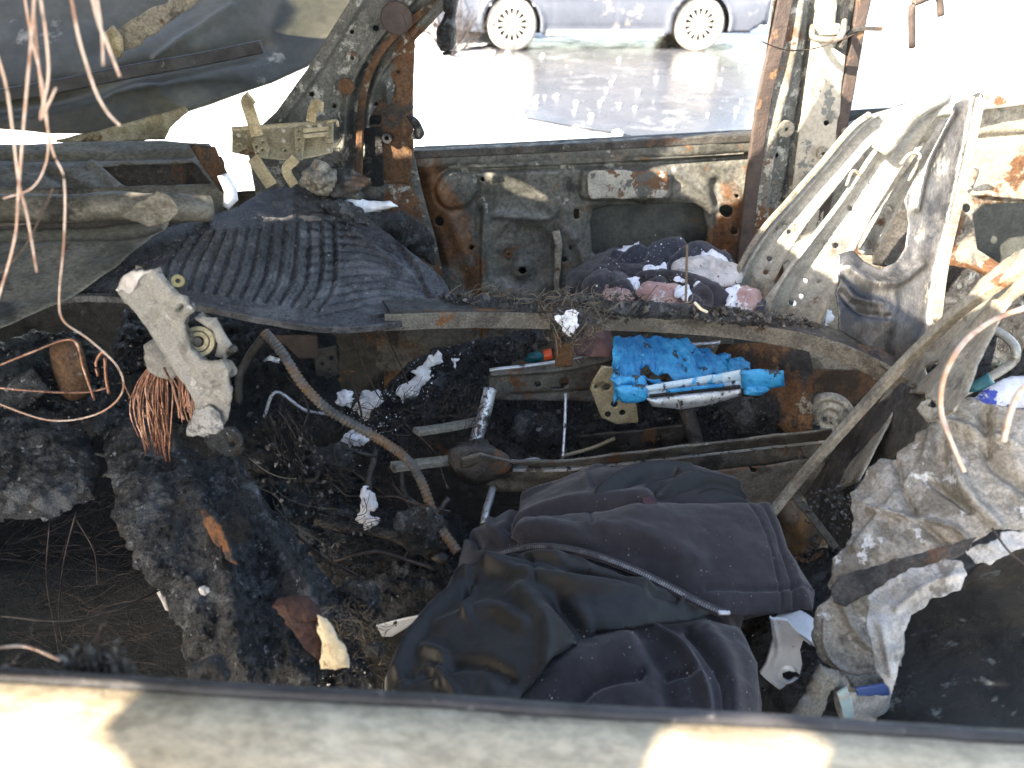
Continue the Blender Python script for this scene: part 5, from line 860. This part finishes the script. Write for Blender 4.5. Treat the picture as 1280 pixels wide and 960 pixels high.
# ------------------------------------------------------------ seat back frames, right
def seatframe(name, lab, L, Rr, dep, mt, holes, extra):
    t = thing(name, Q(*L[0], dep[0][2]), lab, 'seat frame')
    sheet('side_member', L + Rr[::-1], dep, M[mt], t, cell=2.2, thick=.003, holes=holes, curve=True,
          folds=[([(a[0] + 3, a[1] + 1) for a in L], 3, .012), ([(a[0] * .6 + b[0] * .4, a[1] * .6 + b[1] * .4) for a, b in zip(L, Rr)], 5, -.008), ([(b[0] - 3, b[1]) for b in Rr], 2.5, .008)], noise=[(.002, 12, 'f')])
    return t
LA = [(916, 372), (928, 335), (955, 290), (990, 250), (1030, 205), (1068, 160), (1092, 142)]; RA = [(956, 384), (968, 350), (992, 305), (1022, 262), (1060, 215), (1090, 180), (1110, 160)]
depA = [(930, 370, 1.5), (1100, 150, 1.5)]
sfa = seatframe('seat_back_frame', 'curved rusty seat back frame nearest the middle pillar, two holes near its foot', LA, RA, depA, 'seat_steel', [circ(962, 324, 3.5), circ(957, 341, 3.5), circ(966, 353, 3), circ(986, 290, 3)], None)
bar('rim', [Q(u - 4, v, 1.485) for u, v in LA], .012, .008, M['greybeige'], sfa)
LB = [(955, 392), (972, 350), (1008, 300), (1050, 245), (1095, 180), (1140, 130), (1172, 110)]; RB = [(1022, 418), (1036, 380), (1062, 325), (1092, 265), (1130, 205), (1165, 150), (1188, 120)]
depB = [(960, 390, 1.36), (1180, 115, 1.38)]
sfb = seatframe('seat_back_frame', 'wide pale perforated seat back frame leaning right, in front of the rusty one', LB, RB, depB, 'seat_steel', [circ(992, 380, 4.5), circ(1002, 371, 3), circ(997, 401, 3), circ(1008, 352, 2.5), circ(1023, 353, 2.5), circ(1045, 307, 4), circ(1064, 262, 3)], None)
tube('top_roll', [Q(1100, 190, 1.36), Q(1140, 140, 1.36), Q(1180, 118, 1.37)], .018, M['seat_steel'], sfb, n=14)
for pts in ([(1058, 232), (1066, 214), (1076, 220)], [(1126, 205), (1138, 192), (1150, 196), (1136, 226)]):
    tube('spring_clip', [Q(u, v, 1.36) for u, v in pts], .003, M['seat_steel'], sfb)
LC = [(1072, 306), (1105, 250), (1136, 205), (1160, 172), (1178, 150)]; RC = [(1092, 316), (1122, 262), (1152, 218), (1176, 184), (1196, 158)]
sfc = seatframe('seat_back_frame', 'narrow pale seat back rail squeezed between the wide frame and the sooty sheet', LC, RC, [(1090, 300, 1.44), (1180, 150, 1.42)], 'seat_steel', [circ(1112, 262, 3)], None)
sheet('back_web', [(1090, 300), (1120, 262), (1150, 260), (1140, 310), (1120, 336), (1090, 330)], [(1100, 300, 1.5)], M['dark_steel'], sfc, cell=3, noise=[(.008, 9, 'f')])
pn_ = sheet('sooty_side_sheet', [(1048, 318), (1066, 312), (1080, 326), (1100, 336), (1120, 328), (1132, 310), (1136, 280), (1130, 250), (1142, 225), (1168, 180), (1196, 128), (1222, 116), (1230, 124), (1212, 200), (1196, 270), (1180, 345), (1170, 420), (1162, 462), (1118, 458), (1085, 434), (1050, 412), (1048, 360)],
      [(1050, 320, 1.24), (1048, 410, 1.16), (1165, 460, 1.14), (1225, 120, 1.32), (1130, 280, 1.26)], M['panel_dark'], cell=2.2, thick=.003, noise=[(.006, 5, 'f'), (.0015, 24, 'f')],
      folds=[([(1060, 335), (1085, 352), (1120, 352), (1150, 330)], 7, .012), ([(1052, 350), (1070, 372), (1100, 380)], 4, .006), ([(1052, 365), (1075, 390), (1110, 396)], 4, -.006), ([(1225, 120), (1196, 260), (1175, 345), (1160, 455)], 5, .012), ([(1190, 140), (1160, 200), (1145, 260)], 6, .01)])
tag(pn_, 'smooth dark sooty metal sheet with a curved notch behind the diagonal strut', 'panel')
for u, v in ((1170, 400), (1160, 440)): disc('screw', Q(u, v, 1.13), (0, -1, .2), .005, .004, M['greybeige'], pn_, n=8)
bar('edge_fold', [Q(1226, 122, 1.3), Q(1210, 200, 1.27), Q(1194, 270, 1.24), Q(1178, 345, 1.2), Q(1166, 455, 1.13)], .014, .006, M['greybeige'], pn_, upv=(0, -1, 0))
# rear seat rubble behind
tag(sheet('rear_seat_rubble', [(1160, 340), (1210, 340), (1300, 380), (1300, 520), (1180, 500), (1140, 440)], [(1200, 380, 1.5), (1280, 480, 1.2)], M['char'], cell=3, noise=[(.03, 7, 'r'), (.01, 22, 'r')]), 'dark burnt rear seat rubble at the right edge', 'debris')
tag(tube('bent_handle_tube', [Q(1180, 505, 1.05), Q(1215, 485, 1.05), Q(1262, 456, 1.05), Q(1270, 440, 1.05), Q(1262, 425, 1.07), Q(1240, 410, 1.1)], .007, M['seat_steel']), 'thin bent metal tube hooked around at the right edge', 'tube')
tag(sheet('teal_bag_scrap', [(1212, 480), (1235, 466), (1245, 480), (1220, 490), (1210, 490)], [(1225, 480, 1.0)], M['teal'], cell=2, puff=(.01, 4)), 'dark teal scrap beside the scrap-strewn snow', 'scrap')
tag(sheet('scrap_strewn_snow', [(1195, 505), (1215, 492), (1250, 475), (1300, 462), (1300, 508), (1250, 512), (1210, 512)], [(1200, 505, .92), (1290, 480, .95)], M['bluewhite'], cell=1.7, rag=3, puff=(.02, 8), noise=[(.008, 22, 'r')]), 'blue and white scraps in snow above the torn foil', 'snow')
tag(lump('ash_lump', Q(1018, 400, 1.4), (.03, .02, .03), M['snow'], amp=.4), 'grey-white snow lump behind the foot of the wide frame', 'snow')
# diagonal strut
ds = thing('diagonal_strut', Q(985, 635, 1.0), 'long beige metal strut rising diagonally to the right edge', 'strut')
dpts = [(966, 640, .98), (1000, 598, .99), (1060, 530, .99), (1120, 464, .98), (1165, 420, .96), (1210, 380, .93), (1300, 322, .88)]
bar('strut_edge', [Q(*q) for q in dpts], .013, .016, M['greybeige'], ds, upv=(0, -1, .3))
sheet('strut_web', [(1122, 464), (1165, 424), (1200, 384), (1225, 352), (1260, 322), (1300, 300), (1300, 350), (1262, 378), (1240, 410), (1222, 450), (1204, 490), (1190, 512), (1160, 528), (1156, 490), (1128, 492), (1072, 600), (1050, 610), (1060, 560)], [(1060, 590, 1.02), (1150, 480, .985), (1290, 320, .9)], M['greybeige'], ds, cell=2, thick=.003,
      holes=[[(1155, 460), (1171, 450), (1172, 455), (1157, 468)], circ(1142, 484, 4, 3, rot=-.5), circ(1168, 506, 5, 6)], folds=[([(1150, 530), (1190, 470), (1215, 420), (1250, 380)], 5, .012), ([(1165, 440), (1200, 400)], 5, -.008)], noise=[(.003, 12, 'f')])
sheet('lower_web', [(1000, 605), (1060, 545), (1125, 478), (1160, 490), (1158, 530), (1110, 575), (1075, 600), (1072, 650), (1060, 690), (1020, 660)], [(1060, 590, 1.04), (1150, 480, 1.0), (1040, 670, .98)], M['dark_steel'], ds, cell=2.2, thick=.003, noise=[(.005, 10, 'f')], folds=[([(1070, 590), (1076, 640)], 3, .01)])
bar('ribbed_edge', [Q(994, 622, .96), Q(1018, 650, .94), Q(1044, 684, .92)], .012, .01, M['dark_steel'], ds, upv=(0, -1, .3))
fs = sheet('rusty_seat_bracket', [(972, 640), (992, 622), (1012, 636), (1030, 668), (1034, 690), (1018, 704), (992, 702), (978, 676)], [(1000, 660, .98)], mat('orange_cone', [(.2, .11, .04), (.09, .06, .04), (.15, .13, .1)], 12, (.5, .8), .2, .3, 80), cell=1.8, puff=(.03, 12), curve=True, holes=[circ(1014, 664, 4, 3), circ(1018, 672, 2), circ(1011, 675, 2)])
tag(fs, 'orange-rusted domed bracket with holes right of the jacket', 'bracket')
bar('lower_rim', [Q(994, 697, .95), Q(1010, 701, .94), Q(1030, 690, .94)], .008, .006, M['rust'], fs)
tag(scatter('right_grit', [(1000, 620), (1060, 600), (1060, 700), (1020, 760), (990, 700)], [(1020, 680, .93)], 1200, (.001, .004), M['grit']), kind='stuff')

# ------------------------------------------------------------ torn crumpled sheets, right foreground
td = [(1280, 520, .80), (1160, 535, .84), (1070, 640, .78), (1040, 740, .70), (1200, 680, .70), (1290, 660, .70), (1180, 600, .76)]
tf = thing('torn_foil_insulation', Q(1060, 900, .58), 'torn crumpled pale foil insulation hanging at the right foreground', 'insulation')
cr = [([(1170, 540), (1150, 590), (1110, 640), (1070, 690)], 6, .012), ([(1120, 580), (1140, 640), (1180, 680)], 5, -.014), ([(1190, 560), (1200, 610), (1240, 660)], 7, .016), ([(1090, 640), (1140, 650), (1190, 660), (1210, 690)], 4, .014), ([(1230, 520), (1240, 580), (1290, 620)], 8, -.02), ([(1160, 600), (1210, 640)], 4, -.012), ([(1180, 530), (1260, 560)], 6, .014)]
sheet('foil_upper', [(1165, 533), (1182, 512), (1208, 506), (1250, 512), (1320, 520), (1320, 655), (1290, 664), (1240, 662), (1190, 690), (1140, 705), (1080, 735), (1050, 745), (1036, 738), (1042, 700), (1058, 690), (1066, 670), (1066, 620), (1090, 590), (1130, 562)], td, M['foil'], tf, cell=1.8, rag=5, folds=cr, noise=[(.014, 7, 'r'), (.006, 20, 'r'), (.002, 60, 'r')], thick=.002)
td2 = [(a, b, c - .025) for a, b, c in td]
sheet('dark_band', [(1040, 735), (1048, 722), (1120, 700), (1180, 684), (1220, 672), (1208, 690), (1160, 712), (1100, 738), (1056, 758), (1042, 752)], td2, M['dark_steel'], tf, cell=1.8, rag=3, noise=[(.004, 20, 'r')], thick=.002)
sheet('foil_tongue', [(1085, 745), (1130, 716), (1180, 698), (1200, 700), (1208, 720), (1198, 738), (1165, 750), (1140, 768), (1130, 795), (1122, 840), (1114, 866), (1096, 840), (1084, 780)], [(a, b, c - .04) for a, b, c in td], M['foil_white'], tf, cell=1.7, rag=3, folds=[([(1120, 760), (1160, 730), (1195, 718)], 5, .01), ([(1100, 780), (1112, 840)], 5, .008)], noise=[(.006, 20, 'r'), (.002, 60, 'r')])
sheet('foil_scrap', [(1208, 688), (1235, 676), (1275, 660), (1320, 640), (1320, 665), (1270, 688), (1240, 704), (1220, 704)], td2, M['foil_white'], tf, cell=1.8, rag=5, noise=[(.008, 20, 'r')])
sheet('grey_cover', [(1022, 758), (1040, 742), (1080, 734), (1116, 736), (1130, 780), (1128, 830), (1100, 845), (1070, 852), (1042, 840), (1022, 820), (1015, 790)], [(1020, 760, .68), (1110, 760, .66), (1070, 850, .62)], M['foil'], tf, cell=1.5, rag=4, puff=(.003, 3), folds=[([(1030, 770), (1032, 810), (1060, 838), (1110, 836)], 3, .006), ([(1050, 745), (1070, 790), (1110, 820)], 5, .008), ([(1110, 740), (1085, 780), (1050, 800)], 4, -.006)], noise=[(.006, 12, 'r'), (.002, 50, 'r')])
sheet('torn_edge', [(1012, 842), (1024, 828), (1060, 842), (1110, 832), (1118, 850), (1100, 862), (1060, 862), (1036, 862), (1030, 880), (1015, 900), (990, 905), (955, 900), (952, 892), (985, 890), (1005, 868)], [(1030, 850, .6), (960, 895, .58)], M['dirty_cover'], tf, cell=1.6, rag=3, puff=(.01, 5), noise=[(.008, 26, 'r')])
wc = sheet('white_chip', [(1042, 862), (1060, 858), (1110, 856), (1112, 880), (1104, 912), (1080, 912), (1050, 898)], [(1080, 880, .6)], M['foil_white'], tf, cell=1.7, curve=True, puff=(.012, 7), noise=[(.002, 20, 'f')], thick=.004)
M['bluepaint'] = mat('navy_paint_band', [(.02, .06, .2), (.03, .08, .26)], 20, (.4, .6), 0, .2, 80, [((.3, .3, .28), 24, .62, .05)])
M['cyanpaint'] = mat('pale_cyan_paint', [(.25, .42, .45), (.4, .5, .5)], 40, (.4, .6), 0, .3, 90, [((.4, .38, .34), 30, .55, .05)])
sheet('blue_band', [(1070, 860), (1110, 854), (1112, 868), (1090, 870), (1072, 868)], [(1080, 864, .586)], M['bluepaint'], wc, cell=1.6, rag=2)
sheet('cyan_band', [(1046, 866), (1058, 860), (1066, 880), (1068, 898), (1056, 896)], [(1055, 880, .586)], M['cyanpaint'], wc, cell=1.6, rag=2)
sheet('blue_band', [(1112, 800), (1124, 802), (1123, 808), (1113, 806)], [(1115, 804, .615)], M['bluepaint'], tf, cell=1.2, rag=1)
tag(sheet('black_side_trim', [(1120, 770), (1150, 750), (1200, 728), (1240, 690), (1320, 650), (1320, 960), (1080, 960), (1110, 860)], [(1120, 770, .78), (1300, 680, .84), (1200, 930, .52)], M['blackfloor'], cell=4, noise=[(.008, 5, 'f')], thick=.004), 'glossy black trim panel with whitish marks in the right corner', 'trim')
wm = sheet('pale_notched_bracket', [(962, 772), (984, 776), (1014, 808), (1004, 800), (1000, 812), (1003, 830), (998, 850), (988, 862), (974, 862), (958, 850), (950, 842), (958, 830), (966, 800)], [(980, 820, .72)], M['white_metal'], cell=1.2, thick=.004, holes=[[(978, 842), (986, 839), (1004, 844), (1004, 850), (992, 851), (986, 853), (979, 849)]], folds=[(circ(985, 846, 12, 12, 14), 2, -.003), ([(966, 775), (972, 810), (966, 830)], 3, .003)], noise=[(.001, 20, 'f')])
tag(wm, 'pale grey notched metal bracket with a hook hole between jacket and foil', 'bracket')
tag(bar('pale_strip', [Q(975, 766, .76), Q(1000, 778, .74), Q(1030, 800, .72)], .04, .004, M['white_metal']), 'pale metal slat behind the notched bracket', 'slat')
tag(sheet('right_soot_bed', [(900, 700), (1050, 690), (1110, 740), (1130, 930), (930, 940)], [(960, 720, .95), (1030, 900, .66)], M['char'], cell=2.6, noise=[(.01, 9, 'r'), (.006, 30, 'r')], thick=.004), 'black soot bed under the pale notched bracket', 'debris')
tag(sheet('left_pale_scrap', [(470, 782), (500, 774), (530, 768), (520, 778), (490, 796), (478, 796)], [(500, 780, .82)], M['white_metal'], cell=1.8), 'pale scrap peeking out left of the jacket', 'scrap')

# ------------------------------------------------------------ the jacket
jk = thing('hooded_jacket', Q(740, 900, .6), 'dark charcoal fleece jacket with satin lining and open zip lying crumpled in the foreground', 'jacket')
jd = [(580, 665, 1.02), (745, 590, 1.1), (930, 610, 1.06), (1015, 740, .86), (480, 850, .72), (700, 900, .62), (950, 900, .62), (740, 740, .82), (850, 760, .80), (620, 760, .82)]
J = depthf(jd)
def off(d): return lambda u, v: J(u, v) - d
sheet('fleece_body', [(478, 880), (500, 840), (540, 775), (572, 715), (578, 668), (610, 655), (650, 628), (700, 606), (745, 590), (810, 582), (870, 585), (920, 600), (938, 632), (970, 645), (985, 700), (990, 760), (930, 772), (925, 790), (945, 830), (952, 880), (950, 930), (480, 930)], off(0), M['fleece'], jk, cell=2, puff=(.045, 16), thick=.004,
      folds=[([(640, 690), (700, 660), (800, 650)], 12, .02), ([(580, 668), (600, 690), (608, 705)], 5, -.016), ([(618, 664), (626, 690), (640, 705)], 5, .012), ([(645, 628), (652, 660), (648, 690)], 5, -.014), ([(735, 606), (742, 640)], 4, .006), ([(658, 625), (700, 600), (750, 585)], 8, .02)], noise=[(.006, 5, 'f'), (.002, 16, 'f')])
sheet('upper_lining', [(742, 640), (740, 618), (760, 598), (800, 585), (860, 585), (915, 598), (930, 615), (938, 634), (900, 630), (860, 628), (815, 633), (780, 640)], off(.045), M['lining'], jk, cell=1.8, curve=True, puff=(.025, 12), folds=[([(745, 630), (790, 600), (860, 596)], 7, .014), ([(820, 628), (860, 610), (920, 612)], 4, .01), ([(850, 625), (890, 615), (935, 626)], 3, -.01), ([(770, 640), (800, 612), (840, 604)], 5, -.016)], noise=[(.006, 9, 'f')])
sheet('maroon_label', [(802, 622), (812, 619), (826, 634), (806, 634)], off(.085), mat('maroon_fold', [(.06, .025, .03), (.09, .04, .045)], 20, (.8, 1), 0, .2, 300), jk, cell=1.5)
slv = sheet('sleeve', [(640, 675), (655, 652), (700, 643), (760, 640), (820, 632), (880, 630), (962, 631), (970, 650), (985, 690), (1005, 722), (1018, 742), (1016, 764), (970, 768), (900, 770), (870, 752), (820, 728), (760, 704), (700, 690), (655, 686)], off(.055), M['fleece'], jk, cell=1.8, puff=(.02, 10), thick=.005, rag=.8,
      folds=[([(655, 668), (720, 676), (800, 690), (860, 720)], 16, .014), ([(700, 655), (760, 690), (830, 712)], 10, -.008), ([(800, 648), (840, 680), (930, 700)], 30, .01), ([(930, 632), (952, 690), (975, 764)], 1.8, -.0035), ([(944, 632), (966, 690), (990, 764)], 1.8, -.0035), ([(952, 634), (976, 690), (1002, 762)], 6, .004), ([(880, 745), (940, 748), (1010, 744)], 3, -.005), ([(738, 645), (742, 668)], 3, -.006)], noise=[(.005, 6, 'f'), (.002, 14, 'r'), (.001, 40, 'f')])
sheet('lower_fleece', [(560, 935), (620, 850), (670, 800), (720, 785), (760, 775), (830, 780), (880, 775), (925, 785), (946, 830), (952, 940), (600, 940)], off(.055), M['fleece'], jk, cell=1.8, puff=(.015, 12), thick=.004,
      folds=[([(770, 782), (820, 800), (858, 835), (880, 880), (886, 930)], 6, .014), ([(800, 810), (830, 850), (840, 930)], 12, -.012), ([(660, 900), (720, 850), (790, 815)], 20, .014), ([(880, 800), (910, 850), (918, 930)], 12, .010), ([(858, 800), (900, 860), (905, 930)], 5, -.014), ([(835, 850), (870, 852)], 4, -.008), ([(690, 930), (740, 870), (800, 850)], 7, -.015)], noise=[(.005, 8, 'f'), (.0025, 16, 'r')])
ln = [([(500, 850), (530, 790), (580, 740), (640, 715), (700, 715)], 12, .022), ([(560, 740), (590, 735), (596, 760), (590, 790)], 5, .014), ([(596, 742), (590, 765)], 5, -.02), ([(620, 725), (680, 740), (740, 750), (800, 752)], 9, .02), ([(640, 710), (700, 722), (770, 745), (840, 762)], 5, -.016), ([(660, 760), (690, 800), (690, 850), (660, 890)], 14, .024), ([(700, 770), (730, 800), (760, 806)], 10, -.024), ([(560, 800), (620, 780), (660, 800)], 10, .016),
      ([(540, 830), (560, 840), (556, 870)], 7, .014), ([(520, 860), (600, 845), (640, 860)], 8, -.014), ([(500, 880), (545, 850), (575, 880)], 5, .012), ([(740, 730), (790, 745), (850, 762)], 6, .012), ([(650, 700), (672, 720), (676, 745)], 3, -.006)]
sheet('satin_lining', [(478, 900), (482, 850), (510, 800), (545, 765), (588, 720), (625, 700), (680, 690), (730, 700), (790, 724), (840, 745), (895, 766), (870, 778), (830, 782), (790, 790), (745, 792), (715, 812), (690, 845), (655, 872), (640, 935), (478, 935)], off(.075), M['lining'], jk, cell=1.7, puff=(.02, 12), thick=.003, folds=[(a, b, c * .8) for a, b, c in ln], noise=[(.004, 9, 'f'), (.004, 12, 'r'), (.0015, 30, 'r')])
zp = [(560, 752), (575, 728), (600, 704), (630, 691), (670, 684), (710, 687), (750, 697), (790, 712), (830, 731), (870, 752), (906, 768)]
Z = np.array([Q(u, v, float(J(u, v)) - .1) for u, v in crm(zp, 10)])
V, F = sweepmesh(Z, [(-.006, -.001), (.006, -.001), (.006, .001), (-.006, .001)], upv=(0, -.5, .85)); zt = mk('zip_tape', V, F, M['fleece'], jk)
L = np.r_[0, np.cumsum(np.linalg.norm(np.diff(Z, axis=0), axis=1))]; parts = []
for s in np.arange(.0, L[-1], .0032):
    c = np.array([np.interp(s, L, Z[:, k]) for k in range(3)]); c2 = np.array([np.interp(s + .002, L, Z[:, k]) for k in range(3)]); d = (c2 - c); d /= np.linalg.norm(d) + 1e-9
    nn = np.array([0, -.5, .85]); b = np.cross(d, nn); b /= np.linalg.norm(b); nn = np.cross(b, d); parts.append(boxm((0, 0, 0), (.0019, .0052, .003), None)); V, F = parts[-1]; parts[-1] = (V @ np.array([d, b, nn]) + c + nn * .001, F)
joined('zip_teeth', parts, M['zip'], zt, smooth=False, kind='stuff')
box('zip_pull', Q(905, 766, float(J(905, 766)) - .104), (.016, .006, .005), M['silver'], jk)
scatter('lint', [(600, 700), (745, 600), (960, 640), (1010, 750), (940, 790), (950, 900), (650, 900), (520, 860)], off(.085), 500, (.0005, .0016), mat('white_lint', [(.25, .24, .22), (.4, .38, .36)], 5, (.8, 1), 0, 0), jk, spread=.006, kind='stuff')

for o in list(S.objects):                                           # repeats share a group
    if o.parent: continue
    if o.name.startswith('seat_back_frame'): o['group'] = 'seat back frames at the right'
    elif o.name.startswith('hanging_wire'): o['group'] = 'wires hanging down at the left'
    elif o.name.startswith('ash_crumb'): o['group'] = 'crumbs and ash lumps on the melted slab'
    elif o.name.startswith('sooty_rod'): o['group'] = 'sooty rods and pipes in the footwell'
